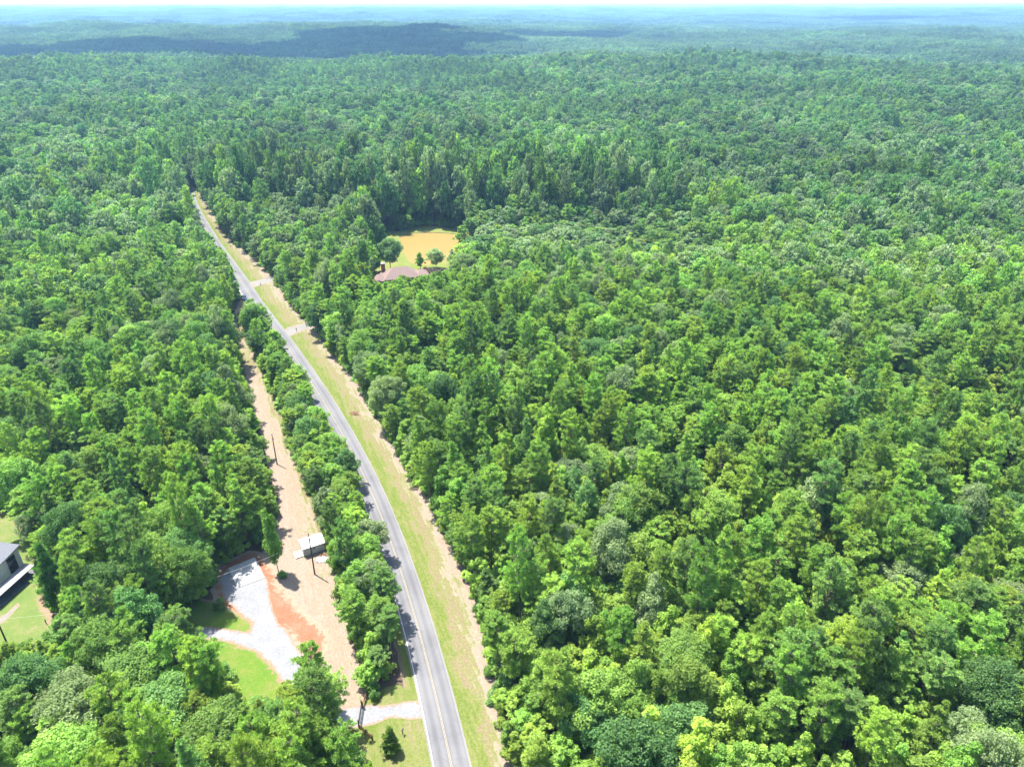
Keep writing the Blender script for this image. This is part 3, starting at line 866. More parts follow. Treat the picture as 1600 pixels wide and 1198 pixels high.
for (x, y) in ((1081, 655), (1137, 738), (1009, 745), (1281, 812), (1130, 868), (1113, 1063), (1140, 1085), (1138, 378), (1023, 386), (985, 372), (262, 680), (165, 1092), (790, 690), (222, 800), (1048, 404), (1290, 432), (1560, 585), (860, 735)):
    h = 13.5 if y > 450 else 16
    wx, wy = at(x, y, h * .8)
    plant(wx, wy, 'tulip', h, 2.7 if y > 450 else 3.4, 0)
for (x, y) in ((1300, 606), (1075, 696), (1395, 640), (1425, 715), (1470, 765), (1355, 770), (945, 560), (1180, 560), (1040, 600), (1225, 690), (1500, 640), (1380, 950), (1250, 1010), (1545, 990), (1300, 905), (905, 870), (880, 1040), (60, 690), (120, 640), (190, 640), (330, 560), (260, 600), (1190, 840), (1010, 690)):
    h = 20.5
    wx, wy = at(x, y, h * .82)
    plant(wx, wy, 'pine', h, 3.7)
for (x, y, r) in ((210, 1050, 6.2), (110, 1095, 5.8), (260, 1100, 5.6), (330, 1150, 5.6), (40, 1060, 4.6), (283, 882, 4.2), (235, 865, 5.2), (290, 850, 4.0), (160, 1000, 4.6)):
    h = 16
    wx, wy = at(x, y, h * .75)
    plant(wx, wy, 'oak', h, r, None)
NFIX = len(TREES)

def taken(x, y, r, k):
    T = np.array([(t['x'], t['y'], t['r']) for t in TREES])
    bad = np.zeros(len(x), bool)
    for y0 in np.arange(math.floor(y.min() / 12) * 12, y.max() + 12, 12):
        i = np.nonzero((y >= y0) & (y < y0 + 12))[0]
        Tn = T[(T[:, 1] > y0 - 9) & (T[:, 1] < y0 + 21)]
        if len(i) and len(Tn):
            d2 = (x[i, None] - Tn[None, :, 0]) ** 2 + (y[i, None] - Tn[None, :, 1]) ** 2
            bad[i] = (d2 < (k * (r[i, None] + Tn[None, :, 2])) ** 2).any(1)
    return bad

def grid(x0, x1, y0, y1, s, jit=.36):
    X, Y = np.meshgrid(np.arange(x0, x1, s), np.arange(y0, y1, s * .88))
    X = X + (np.arange(X.shape[0]) % 2)[:, None] * s * .5
    X = X + rng.uniform(-jit, jit, X.shape) * s; Y = Y + rng.uniform(-jit, jit, Y.shape) * s
    return X.ravel(), Y.ravel()

# the belt between road and mown strip
belt_poly = px_poly([(p[0], p[1]) for p in STRIP[21:41]])
belt_poly = belt_poly + [tuple(p) for p in (ROADR + NORM * (ROAD_W + 2.2)) if belt_poly[0][1] - 6 < p[1] < belt_poly[-1][1] + 8]
X, Y = grid(-140, 0, 70, 300, 3.9, .25)
ok = in_poly(X, Y, belt_poly)
X, Y = X[ok], Y[ok]
for x, y in zip(X, Y):
    for k in (1.0, .85, .7, .55):
        sp = 'pine' if rng.uniform() < .55 else ('broad' if rng.uniform() < .6 else 'sapling')
        h = rng.uniform(9.5, 13.0) * k; r = rng.uniform(2.4, 3.2) * k * (1.1 if sp == 'broad' else 1)
        xa, ya = np.array([x]), np.array([y])
        if allowed(xa, ya, np.array([h]), np.array([r]), 2)[0] and not taken(xa, ya, np.array([r]), .48)[0]:
            plant(x, y, sp, h, r, note='belt')
            break

def fill(X, Y, sp, h, r, c, sep, tol=1):
    ok = allowed(X, Y, h, r, tol) & (np.hypot(X, Y) > 30)
    X, Y, sp, h, r, c = X[ok], Y[ok], sp[ok], h[ok], r[ok], c[ok]
    ok = ~taken(X, Y, r, sep)
    for a, b, s_, hh, rr, cc in zip(X[ok], Y[ok], sp[ok], h[ok], r[ok], c[ok]): plant(a, b, s_, hh, rr, int(cc))
    return ok

def choose(X, Y):
    """species, height, radius, colour for spots in the near woods"""
    n = len(X)
    u = rng.uniform(size=n)
    lowright = sstep(150, 105, Y) * sstep(-8, 12, X)
    young = np.clip(1.25 * np.exp(-((X - 38) / 62) ** 4 - ((Y - 350) / 34) ** 4), 0, 1)
    tall = sstep(386, 393, Y) * sstep(475, 445, Y) * sstep(-230, -190, X) * sstep(125, 85, X)
    pinef = .62 + .45 * wav(X, Y, 150, 3) - .38 * lowright - .50 * sstep(265, 340, Y + X * .15)
    pinef = np.clip(pinef, .06, .92)
    sp = np.where(u < pinef, 'pine', 'broad').astype(object)
    v = rng.uniform(size=n)
    hard = sp == 'broad'
    sp = np.where(hard & (v < .16), 'tulip', sp)
    sp = np.where(hard & (v > .30) & (Y < 215), 'sapling', sp)
    hh = np.where(sp == 'pine', rng.uniform(14, 19, n), np.where(sp == 'broad', rng.uniform(12.5, 17.5, n), np.where(sp == 'tulip', rng.uniform(11, 16, n), rng.uniform(6.5, 11, n))))
    rr = np.where(sp == 'pine', rng.uniform(2.5, 3.5, n), np.where(sp == 'broad', rng.uniform(3.2, 4.6, n), np.where(sp == 'tulip', rng.uniform(2.3, 3.1, n), rng.uniform(1.9, 2.7, n))))
    hh = hh * (1 - .58 * young) * (1 + .16 * wav(X, Y, 90, 8)) * rng.choice([.72, .88, 1.0, 1.0, 1.12, 1.25], n)
    hh = np.where(Y > 350, hh * 1.22, hh); rr = np.where(Y > 350, rr * 1.12, rr)
    pinetall = (tall > .5) & (sp == 'pine') & (rng.uniform(size=n) < .8)
    sp = np.where(pinetall, 'broad', sp)
    hh = hh * (1 + .55 * tall)
    rr = np.where((tall > .5) & (sp == 'tulip'), rr * 1.35, rr)
    cc = rng.integers(0, 4, n)
    cc = np.where((sp == 'tulip') & (Y > 300) & (rng.uniform(size=n) < .85), 1, cc)
    cc = np.where((sp == 'broad') & (Y > 340) & (rng.uniform(size=n) < .55), 3, cc)  # dark leaf colour favoured here; crown shade of the far band put into colour
    cc = np.where((sp == 'pine') & (Y > 300) & (rng.uniform(size=n) < .5), 2, cc)
    cc = np.where((sp == 'broad') & (Y > 250) & (rng.uniform(size=n) < .4), 2, cc)
    return sp, hh, rr, cc

YN = 520
def wedge(X, Y, m=45): return (np.abs(X) < .80 * np.maximum(Y, 40) + m) & (Y > 42)
# broad crowned trees first, the rest between them
X, Y = grid(-460, 460, 40, YN, 10.5, .42)
k = wedge(X, Y) & (rng.uniform(size=len(X)) < .34 + .2 * sstep(260, 340, Y)); X, Y = X[k], Y[k]
n = len(X)
_yz = (np.abs(X - 38) < 60) & (np.abs(Y - 350) < 36)
X, Y = X[~_yz], Y[~_yz]; n = len(X)
sp = np.full(n, 'oak', object); h = rng.uniform(14, 18.5, n) * np.where(Y > 350, 1.2, 1); r = rng.uniform(4.2, 5.6, n)
keep = ~((X > -30 - Y * .2) & (rng.uniform(size=n) < .92 - .75 * sstep(170, 300, Y)))
fill(X[keep], Y[keep], sp[keep], h[keep], r[keep], rng.integers(0, 4, keep.sum()), .62, 0)
for s_, sep, shrink in ((4.6, .57, 1.05), (4.2, .53, .74), (3.4, .50, .5)):
    X, Y = grid(-460, 460, 40, YN, s_, .4)
    k = wedge(X, Y); X, Y = X[k], Y[k]
    sp, h, r, c = choose(X, Y)
    fill(X, Y, sp, h * shrink, r * (.5 + .5 * shrink), c, sep, 1)
# young growth in whatever gaps remain
X, Y = grid(-260, 260, 42, 290, 3.0, .45)
k = wedge(X, Y, 20); X, Y = X[k], Y[k]
n = len(X)
fill(X, Y, np.full(n, 'sapling', object), rng.uniform(4, 8.5, n), rng.uniform(1.4, 2.1, n), rng.integers(0, 4, n), .46, 1)

# ------------------------------------------------------------------ which trees are built one by one
TX = np.array([t['x'] for t in TREES]); TY = np.array([t['y'] for t in TREES]); TH = np.array([t['h'] for t in TREES]); TR = np.array([t['r'] for t in TREES])
TSP = np.array([t['sp'] for t in TREES], object)
CPX, CPY, CD = to_px(TX, TY, TH * .75)
inframe = (CPX > -5) & (CPX < 1605) & (CPY > 0) & (CPY < 1200)
size = TR * FPX / CD
single = np.zeros(len(TREES), bool)
notes = np.array([t['note'] is not None for t in TREES])
for kinds in (('pine',), ('broad', 'oak', 'tulip', 'sapling')):
    m_ = np.isin(TSP, kinds) & inframe
    pri = np.where(notes, 1e6, size) * m_
    single[np.argsort(-pri)[:300]] = True
single |= (TSP == 'cedar')
single &= inframe

CROWN, TRUNK, JOIN = {}, {}, {}
for s in SPECIES:
    for i, (cr, tr, h0, r0) in enumerate(FORMS[s]):
        CROWN[s, i] = form_mesh('crown', cr, LEAFM[s]); TRUNK[s, i] = form_mesh('trunk', tr, M['bark'], True)

ORD = ['', 'first', 'second', 'third', 'fourth', 'fifth', 'sixth', 'seventh', 'eighth', 'ninth', 'tenth', 'eleventh', 'twelfth', 'thirteenth', 'fourteenth', 'fifteenth', 'sixteenth', 'seventeenth', 'eighteenth', 'nineteenth', 'twentieth']
def ordinal(n):
    if n <= 20: return ORD[n]
    tens = ['', '', 'twenty', 'thirty', 'forty', 'fifty', 'sixty', 'seventy', 'eighty'][n // 10]
    tie = {20: 'twentieth', 30: 'thirtieth', 40: 'fortieth', 50: 'fiftieth', 60: 'sixtieth', 70: 'seventieth', 80: 'eightieth'}
    return tie[n] if n % 10 == 0 else tens + '-' + ORD[n % 10]

LOOK = {'pine': ['mid green', 'yellowish green', 'dull green', 'fresh green'], 'broad': ['leaf green', 'light green', 'grey green', 'dark green'],
        'oak': ['leaf green', 'light green', 'grey green', 'dark green'], 'tulip': ['yellow green', 'bright green', 'lime green', 'pale lime green'], 'sapling': ['bright green', 'deep bright green', 'lime green', 'fresh green'], 'cedar': ['green'] * 4}
WORD = {'pine': 'pine', 'broad': 'broadleaf', 'oak': 'wide broadleaf', 'tulip': 'upright broadleaf', 'sapling': 'young broadleaf', 'cedar': 'evergreen'}
def road_x_px(py):
    q = np.array([p for p in RE]); o = np.argsort(q[:, 1])
    return np.interp(py, q[o, 1], q[o, 0])
labels = {}
groups = {}
bi = [i for i in np.nonzero(single)[0] if TREES[i]['note'] == 'belt']
for k, i in enumerate(sorted(bi, key=lambda i: TY[i])):
    t = TREES[i]
    labels[i] = f"{LOOK[t['sp']][t['c']]} {WORD[t['sp']]} tree in the roadside belt, {ordinal(k + 1)} counting up from the gate"
    groups[i] = 'trees of the belt between road and mown strip'
rows = {}
for i in np.nonzero(single)[0]:
    t = TREES[i]
    if t['note'] == 'belt': continue
    if t['note']:
        labels[i] = t['note']; continue
    side = 'right' if CPX[i] > road_x_px(CPY[i]) else 'left'
    rows.setdefault((side, int((1200 - CPY[i]) // 60)), []).append(i)
for (side, rw), ids in rows.items():
    ids = sorted(ids, key=lambda i: CPX[i] if side == 'right' else -CPX[i])
    for k, i in enumerate(ids):
        t = TREES[i]
        rwt = 'bottom row' if rw == 0 else f'{ordinal(rw + 1)} row up'
        labels[i] = f"{LOOK[t['sp']][t['c']]} {WORD[t['sp']]} tree, {ordinal(k + 1)} {side} of the road in the {rwt}"
for i in np.nonzero(single)[0]:
    groups.setdefault(i, 'pines of the near woods' if TSP[i] == 'pine' else 'broadleaf trees of the near woods')

def put_tree(i):
    t = TREES[i]
    s = t['sp']
    f = int(rng.integers(0, len(FORMS[s])))
    _, _, h0, r0 = FORMS[s][f]
    o = empty(PNAME[s], (t['x'], t['y'], -0.05), rng.uniform(0, 6.283))
    o.scale = (t['r'] / r0, t['r'] / r0, t['h'] / h0)
    o.rotation_euler = (rng.normal(0, .035), rng.normal(0, .035), rng.uniform(0, 6.283))
    c = COLORS[s][t['c']]
    j = rng.uniform(.86, 1.16)
    for nm, me in (('trunk', TRUNK[s, f]), ('crown', CROWN[s, f])):
        p = bpy.data.objects.new(nm, me)
        COL.objects.link(p)
        p.parent = o
        if nm == 'crown': p['leaf_colour'] = (c[0] * j, c[1] * j, c[2] * j, 1.0)
    tag(o, labels[i], {'pine': 'pine tree', 'cedar': 'evergreen tree'}.get(s, 'broadleaf tree'), groups[i] if not (t['note'] and t['note'] != 'belt') else None)
for i in np.nonzero(single)[0]: put_tree(i)

# ------------------------------------------------------------------ the rest of the woods, as stuff
def stock(coll, name, me):
    coll.objects.link(bpy.data.objects.new(name, me))

def gn_scatter(name, pts, pick, rot, scl, col, coll, label, cat):
    me = bpy.data.meshes.new(name)
    me.vertices.add(len(pts))
    me.vertices.foreach_set('co', np.asarray(pts, np.float32).ravel())
    a = me.attributes.new('pick', 'INT', 'POINT'); a.data.foreach_set('value', np.asarray(pick, np.int32))
    a = me.attributes.new('turn', 'FLOAT_VECTOR', 'POINT'); a.data.foreach_set('vector', np.asarray(rot, np.float32).ravel())
    a = me.attributes.new('size', 'FLOAT_VECTOR', 'POINT'); a.data.foreach_set('vector', np.asarray(scl, np.float32).ravel())
    a = me.attributes.new('leaf_colour', 'FLOAT_COLOR', 'POINT')
    a.data.foreach_set('color', np.concatenate([np.asarray(col, np.float32), np.ones((len(pts), 1), np.float32)], 1).ravel())
    o = bpy.data.objects.new(name, me)
    COL.objects.link(o)
    ng = bpy.data.node_groups.new(name, 'GeometryNodeTree')
    ng.interface.new_socket('Geometry', in_out='INPUT', socket_type='NodeSocketGeometry')
    ng.interface.new_socket('Geometry', in_out='OUTPUT', socket_type='NodeSocketGeometry')
    gi, go = ng.nodes.new('NodeGroupInput'), ng.nodes.new('NodeGroupOutput')
    ci = ng.nodes.new('GeometryNodeCollectionInfo')
    ci.inputs['Collection'].default_value = coll
    ci.inputs['Separate Children'].default_value = True
    ci.inputs['Reset Children'].default_value = True
    ip = ng.nodes.new('GeometryNodeInstanceOnPoints')
    ip.inputs['Pick Instance'].default_value = True
    def attr(nm, dt):
        n_ = ng.nodes.new('GeometryNodeInputNamedAttribute')
        n_.data_type = dt
        n_.inputs['Name'].default_value = nm
        return n_.outputs['Attribute']
    l = ng.links.new
    l(gi.outputs[0], ip.inputs['Points']); l(ci.outputs[0], ip.inputs['Instance'])
    l(attr('pick', 'INT'), ip.inputs['Instance Index'])
    l(attr('turn', 'FLOAT_VECTOR'), ip.inputs['Rotation'])
    l(attr('size', 'FLOAT_VECTOR'), ip.inputs['Scale'])
    l(ip.outputs[0], go.inputs[0])
    md = o.modifiers.new('scatter', 'NODES')
    md.node_group = ng
    tag(o, label, cat, kind='stuff')
    return o

class Stock:
    """a hidden stock of tree forms for scattering"""
    def __init__(s, name): s.coll, s.n, s.key, s.dim, s.name = bpy.data.collections.new(name), 0, {}, [], name
    def add(s, key, me, h0=1, r0=1):
        stock(s.coll, f'{s.name}.{s.n:03d}', me)
        s.key.setdefault(key, []).append(s.n); s.dim.append((h0, r0)); s.n += 1

ROTZ = lambda n: np.stack([rng.normal(0, .04, n), rng.normal(0, .04, n), rng.uniform(0, 6.283, n)], 1)
NEAR_D = 300.0
def scatter_trees(name, kinds, idx, extra, label, cat):
    """idx: leftover near trees; extra: (x, y, h, r, species, colour) arrays for the middle distance"""
    st = Stock(name + '_stock')
    for s in kinds:
        for cr, tr, h0, r0 in FORMS[s]: st.add((s, 0), form_joined(name, cr, tr, LEAFM[s]), h0, r0)
        for cr, tr, h0, r0 in LOW[s]: st.add((s, 1), form_joined(name, cr, tr, LEAFM[s]), h0, r0)
    pts, pick, scl, col = [], [], [], []
    def one(x, y, z, h, r, s, c, far):
        k = st.key[(s, far)]
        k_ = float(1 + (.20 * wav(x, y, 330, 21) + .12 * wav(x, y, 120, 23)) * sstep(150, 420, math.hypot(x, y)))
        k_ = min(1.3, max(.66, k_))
        far_shade = float(sstep(250, 520, math.hypot(x, y)))
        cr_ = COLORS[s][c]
        col.append((cr_[0] * k_ * (1 - .26 * far_shade), cr_[1] * k_ * (1 - .19 * far_shade), cr_[2] * k_ * (1 - .04 * far_shade)))  # darkens and blues farther crowns: hardwood tone plus painted backlit shade
        q = k[int(rng.integers(0, len(k)))]
        h0, r0 = st.dim[q]
        pts.append((x, y, z - .05)); pick.append(q); scl.append((r / r0, r / r0, h / h0))
    for i in idx:
        t = TREES[i]
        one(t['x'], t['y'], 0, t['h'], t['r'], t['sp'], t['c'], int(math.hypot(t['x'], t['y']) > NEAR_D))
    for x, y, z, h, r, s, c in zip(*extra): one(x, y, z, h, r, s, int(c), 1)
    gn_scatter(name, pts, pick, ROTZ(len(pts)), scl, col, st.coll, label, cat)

# middle distance, 520 m to 1.35 km: every crown still its own instance
def mid_trees(y0, y1, s):
    X, Y = grid(-.8 * y1 - 60, .8 * y1 + 60, y0 * .55, y1, s, .42)
    rr_ = np.hypot(X, Y * 1.0)
    k = wedge(X, Y, 70) & (Y > y0) & (Y < y1)
    X, Y = X[k], Y[k]
    n = len(X)
    pf = .30 + .75 * wav(X, Y, 420, 5) + .9 * np.exp(-((X + 330) / 330) ** 2 - ((Y - 1220) / 200) ** 2)
    clump = rng.uniform(size=n)
    sp = np.where(clump < pf, 'pine', np.where(rng.uniform(size=n) < .13, 'tulip', 'broad')).astype(object)
    h = np.where(sp == 'pine', rng.uniform(15, 20, n), rng.uniform(14, 22, n))
    r = np.where(sp == 'pine', rng.uniform(3.0, 4.0, n), np.where(sp == 'broad', rng.uniform(3.8, 6.2, n), rng.uniform(3.0, 4.2, n)))
    c = rng.integers(0, 4, n)
    ok_ = (sp == 'broad') & (rng.uniform(size=n) < .35)
    sp = np.where(ok_, 'oak', sp); r = np.where(ok_, r * 1.25, r)
    h = h * rng.choice([.75, .9, 1.0, 1.1, 1.25], n) * (1 + .22 * wav(X, Y, 240, 14))
    drop = rng.uniform(size=n) < np.where(sp == 'oak', .0, .10)
    X, Y, h, r, sp = X[~drop], Y[~drop], h[~drop], r[~drop], sp[~drop]; n = len(X); c = rng.integers(0, 4, n)
    hw_ = (sp == 'broad') | (sp == 'oak')
    c = np.where(hw_ & (rng.uniform(size=n) < .55), 3, c)  # darker, duller picks: hardwood tone, with the shaded crown sides painted in
    c = np.where(hw_ & (rng.uniform(size=n) < .22 + .25 * wav(X, Y, 300, 9)), 2, c)
    c = np.where((sp == 'pine') & (rng.uniform(size=n) < .7), 2, c)
    c = np.where((sp == 'tulip') & (rng.uniform(size=n) < .7), 1, c)
    return X, Y, terrain(X, Y), h, r, sp, c
A = mid_trees(YN, 1400, 6.6)
rest = np.nonzero(~single)[0]
pk = A[5] == 'pine'
scatter_trees('pine_woods', ['pine'], [i for i in rest if TSP[i] == 'pine'], [q[pk] for q in A], 'pines of the woods receding behind the nearest trees', 'pine woods')
scatter_trees('broadleaf_woods', ['broad', 'oak', 'tulip', 'sapling'], [i for i in rest if TSP[i] in ('broad', 'oak', 'tulip', 'sapling')], [q[~pk] for q in A], 'rounded broadleaf crowns of the woods receding behind the nearest trees', 'broadleaf woods')

# undergrowth between the near trunks
X, Y = grid(-300, 260, 42, 430, 2.9, .45)
k = wedge(X, Y, 20) & ((Y < 250) | (X < 60)); X, Y = X[k], Y[k]
n = len(X)
h = rng.uniform(1.2, 4.6, n); r = rng.uniform(1.0, 2.1, n)
ok = allowed(X, Y, h, r, 3) & (rng.uniform(size=n) < .9)
X, Y, h, r = X[ok], Y[ok], h[ok], r[ok]
_hl = resample(np.array([at(p[0] + 7, p[1]) for p in STRIP[21:41]]), 1.5)
_hl = _hl + rng.uniform(-.6, .6, _hl.shape)
_ve = resample(np.array([at(p[0] + 5, p[1]) for p in VE]), 2.2)
_ve = (_ve + rng.uniform(-1.1, 1.1, _ve.shape))[rng.uniform(size=len(_ve)) < .75]
_hl = np.vstack([_hl, _ve])
X, Y = np.concatenate([X, _hl[:, 0]]), np.concatenate([Y, _hl[:, 1]])
h, r = np.concatenate([h, rng.uniform(1.0, 3.0, len(_hl))]), np.concatenate([r, rng.uniform(.7, 1.5, len(_hl))])
st = Stock('undergrowth_stock')
for cr, tr, h0, r0 in FORMS['bush']: st.add('bush', form_joined('undergrowth', cr, tr, M['leaf']), h0, r0)
pick = rng.integers(0, st.n, len(X))
gn_scatter('undergrowth', np.stack([X, Y, np.full(len(X), -.1)], 1), pick, ROTZ(len(X)), np.stack([r / 1.7, r / 1.7, h / 3], 1), np.array(COLORS['bush'])[rng.integers(0, 4, len(X))], st.coll, 'low green undergrowth filling gaps between the tree trunks', 'undergrowth')

# distant woods: patches of crowns, then coarser patches out to the skyline
def form_patch(seed, size_, ntree, nleaf, leaf, rr, pine):
    g = np.random.default_rng(seed)
    P, Nn, T = [], [], []
    for _ in range(ntree):
        x, y = g.uniform(-size_ / 2, size_ / 2, 2)
        h = g.uniform(14, 21); r = rr * g.uniform(.7, 1.3)
        d = unit(g.normal(size=(nleaf, 3))); d[:, 2] = np.abs(d[:, 2]) * 1.1 - .25; d = unit(d)
        zs = h * .45 if pine else h * .32
        P.append(np.array([x, y, h - zs]) + d * np.array([r, r, zs]) * g.uniform(.8, 1.08, (nleaf, 1)))
        Nn.append(unit(d + np.array([0, 0, .25]) + g.normal(size=d.shape) * .45))
        T.append(np.clip(g.uniform(.15, .85) * .6 + g.uniform(0, .4, nleaf), 0, 1))
    V, Q = leaf_quads(np.concatenate(P), np.concatenate(Nn), leaf, leaf * .8, g)
    return mesh_np('distant_woods', V, [Q], [M['needle'] if pine else M['leaf']], attrs={'tint': ('FACE', np.concatenate(T))})
def far_woods(name, y0, y1, s, nvar, ntree, nleaf, leaf, rr, label, cell):
    st = Stock(name + '_stock')
    for pine in (0, 1):
        for f in range(nvar):
            me = form_patch(700 + f + 50 * pine + int(s), cell, ntree, nleaf, leaf, rr * (.8 if pine else 1.1), pine)
            st.add(('pw' if pine else 'bw'), me)
    X, Y = grid(-.74 * y1 - 200, .74 * y1 + 200, y0, y1, s, .3)
    k = (np.abs(X) < .74 * Y + 150); X, Y = X[k], Y[k]
    pf = .35 + .5 * wav(X, Y, 900 if s < 60 else 2400, 5) + .9 * np.exp(-((X + 330) / 330) ** 2 - ((Y - 1400) / 250) ** 2)
    isp = rng.uniform(size=len(X)) < pf
    # open fields and clearings leave gaps
    hole = (np.hypot((X - FAR_HOUSE[0]) / 1.5, Y - FAR_HOUSE[1] + 18) < 34)
    X, Y, isp = X[~hole], Y[~hole], isp[~hole]
    kk = {True: st.key['pw'], False: st.key['bw']}
    pick = [kk[bool(p)][int(rng.integers(0, len(kk[bool(p)])))] for p in isp]
    sc_ = rng.uniform(.85, 1.2, len(X)) * (1 + .18 * wav(X, Y, 400, 12))
    cols = np.where(isp[:, None], np.array([(.078, .148, .060), (.088, .162, .058), (.070, .135, .064)])[rng.integers(0, 3, len(X))], np.array([(.082, .160, .068), (.104, .168, .088), (.092, .174, .062)])[rng.integers(0, 3, len(X))])  # distant leaf colours kept dark and bluish, with backlit shade painted in
    cols = cols * np.clip(1 + .22 * wav(X, Y, 700, 21) + .14 * wav(X, Y, 260, 23), .6, 1.35)[:, None]
    rot = np.stack([np.zeros(len(X)), np.zeros(len(X)), rng.uniform(0, 6.283, len(X))], 1)
    gn_scatter(name, np.stack([X, Y, terrain(X, Y) - 2], 1), pick, rot, np.stack([np.ones(len(X)), np.ones(len(X)), sc_], 1), cols, st.coll, label, 'distant woods')
FAR_HOUSE = at(548, 76, 0)
FAR_HOUSE = (FAR_HOUSE[0], FAR_HOUSE[1])
far_woods('distant_woods', 1400, 4200, 24, 4, 16, 42, 2.0, 4.0, 'hazy forest of the middle distance with a cloud shadow across it', 28)
far_woods('skyline_woods', 4200, 14500, 75, 3, 95, 12, 4.6, 5.5, 'pale blue forest along the far skyline', 90)


# ------------------------------------------------------------------ built things
def frame_mat(origin, ang): return Matrix.Translation(Vector((*origin, 0))) @ Matrix.Rotation(ang, 4, 'Z')
WHITE = simple('white_siding', (0.55, 0.55, 0.53), 0.6, 0.3, 0.06, 2.0)
GREYW = simple('grey_siding', (0.30, 0.30, 0.285), 0.6, 0.3, 0.08, 2.0)
ROOFM = simple('white_metal_roof', (0.58, 0.58, 0.58), 0.35, 0.5, 0.05, 1.5)
SHING = simple('grey_shingles', (0.105, 0.11, 0.125), 0.9, 0.2, 0.22, 5.0)
PINKSH = simple('pinkish_brown_shingles', (0.172, 0.122, 0.106), 0.9, 0.2, 0.18, 3.0)
BRICK = simple('brick', (0.23, 0.085, 0.06), 0.9, 0.1, 0.3, 6.0)
DARKM = simple('dark_metal', (0.03, 0.03, 0.035), 0.5, 0.4, 0.3, 4.0)
WOOD = simple('brown_wood', (0.26, 0.135, 0.045), 0.8, 0.15, 0.3, 5.0)
OLDW = simple('weathered_pole_wood', (0.085, 0.06, 0.045), 0.95, 0.05, 0.35, 3.0)
POST = simple('dark_post_wood', (0.07, 0.05, 0.035), 0.9, 0.1, 0.3, 5.0)
STEEL = simple('galvanised_steel', (0.30, 0.31, 0.32), 0.4, 0.5, 0.15, 4.0, 0.6)
m, nt, out = new_mat('window_glass')
principled(nt, out, (0.02, 0.028, 0.032), 0.06, 0.6)
GLASS = m

# concrete slab of the gravel pad, poured in two bays
sp_ = [at(357, 888), at(398, 871), at(413.8, 902.7), at(371, 918.5)]
slab = empty('concrete_slab', (sp_[0][0], sp_[0][1], 0))
def bay(a, b, c, d, nm):
    mb = MB()
    o = Vector((sp_[0][0], sp_[0][1], 0))
    pts = [Vector((*p, 0)) - o for p in (a, b, c, d)]
    mb.add([p + Vector((0, 0, -.02)) for p in pts] + [p + Vector((0, 0, .13)) for p in pts], [(3, 2, 1, 0), (4, 5, 6, 7), (0, 1, 5, 4), (1, 2, 6, 5), (2, 3, 7, 6), (3, 0, 4, 7)])
    return mb.build(nm, M['concrete'], slab, bevel=.01)
lerp2 = lambda a, b, t: (a[0] + (b[0] - a[0]) * t, a[1] + (b[1] - a[1]) * t)
bay(sp_[0], lerp2(sp_[0], sp_[1], .497), lerp2(sp_[3], sp_[2], .497), sp_[3], 'slab_bay')
bay(lerp2(sp_[0], sp_[1], .503), sp_[1], sp_[2], lerp2(sp_[3], sp_[2], .503), 'slab_bay')
tag(slab, 'pale rectangular concrete slab at the head of the gravel pad', 'concrete slab')

# shed
sh_o, sh_a = at(475.6, 870.6), R(29.3)
SW, SD, SE, SR = 4.75, 3.5, 2.45, 3.3
shed = empty('shed', (*sh_o, 0), sh_a)
b_ = .18
mb = MB(); mb.box((SW / 2, .05, b_ + (SE - b_) / 2), (SW, .10, SE - b_)); mb.build('front_wall', GREYW, shed)
mb = MB(); mb.box((SW / 2, SD - .05, b_ + (SE - b_) / 2), (SW, .10, SE - b_)); mb.build('rear_wall', GREYW, shed)
for x0 in (0.0, SW - .1):
    mb = MB()
    pr = [(0.1, b_), (SD - .1, b_), (SD - .1, SE), (SD / 2, SR - .06), (0.1, SE)]
    mb.prism(None, [(x0, y, z) for y, z in pr], [(x0 + .1, y, z) for y, z in pr]); mb.build('gable_wall', GREYW, shed)
for sgn in (0, 1):
    mb = MB()
    y0, y1 = (-.22, SD / 2) if not sgn else (SD + .22, SD / 2)
    z0 = SE - .10
    mb.prism(None, [(-.2, y0, z0), (-.2, y1, SR), (-.2, y1, SR + .07), (-.2, y0, z0 + .07)], [(SW + .2, y0, z0), (SW + .2, y1, SR), (SW + .2, y1, SR + .07), (SW + .2, y0, z0 + .07)])
    rf = mb.build('roof_slope', ROOFM, shed)
    for k in range(9):
        mb = MB()
        x = -.15 + k * (SW + .3) / 8
        mb.bar((x, y0, z0 + .085), (x, y1, SR + .085), .022, .022, 4); mb.build('roof_seam', ROOFM, rf)
mb = MB(); mb.box((SW * .47, -.02, 1.65), (.78, .05, .72)); wf = mb.build('window', DARKM, shed)
mb = MB()
for dx in (-.17, .17):
    mb = MB(); mb.box((SW * .47 + dx, -.05, 1.65), (.27, .02, .55)); mb.build('pane', GREYW if dx < 0 else GLASS, wf)
for k in range(4):
    for y in (.4, SD - .4):
        mb = MB(); mb.box((.4 + k * (SW - .8) / 3, y, .09), (.4, .4, .18)); mb.build('foundation_block', M['concrete'], shed)
mb = MB(); mb.box((-.03, SD * .5, 1.2), (.05, .95, 1.95)); dr = mb.build('door', WHITE, shed)
mb = MB(); mb.bar((-.07, SD * .5 + .35, 1.1), (-.12, SD * .5 + .35, 1.1), .04, .04, 6); mb.build('handle', DARKM, dr)
for k in range(6):
    mb = MB(); mb.box((-.95, SD * .5 - .95 + k * .38 - .25, .24), (1.75, .34, .06)); mb.build('deck_board', WHITE, shed)
mb = MB(); mb.box((-.95, SD * .5 - .25, .10), (1.6, 2.0, .19)); mb.build('deck_frame', GREYW, shed)
tag(shed, 'small pale shed with white metal roof standing on the mown strip', 'shed')

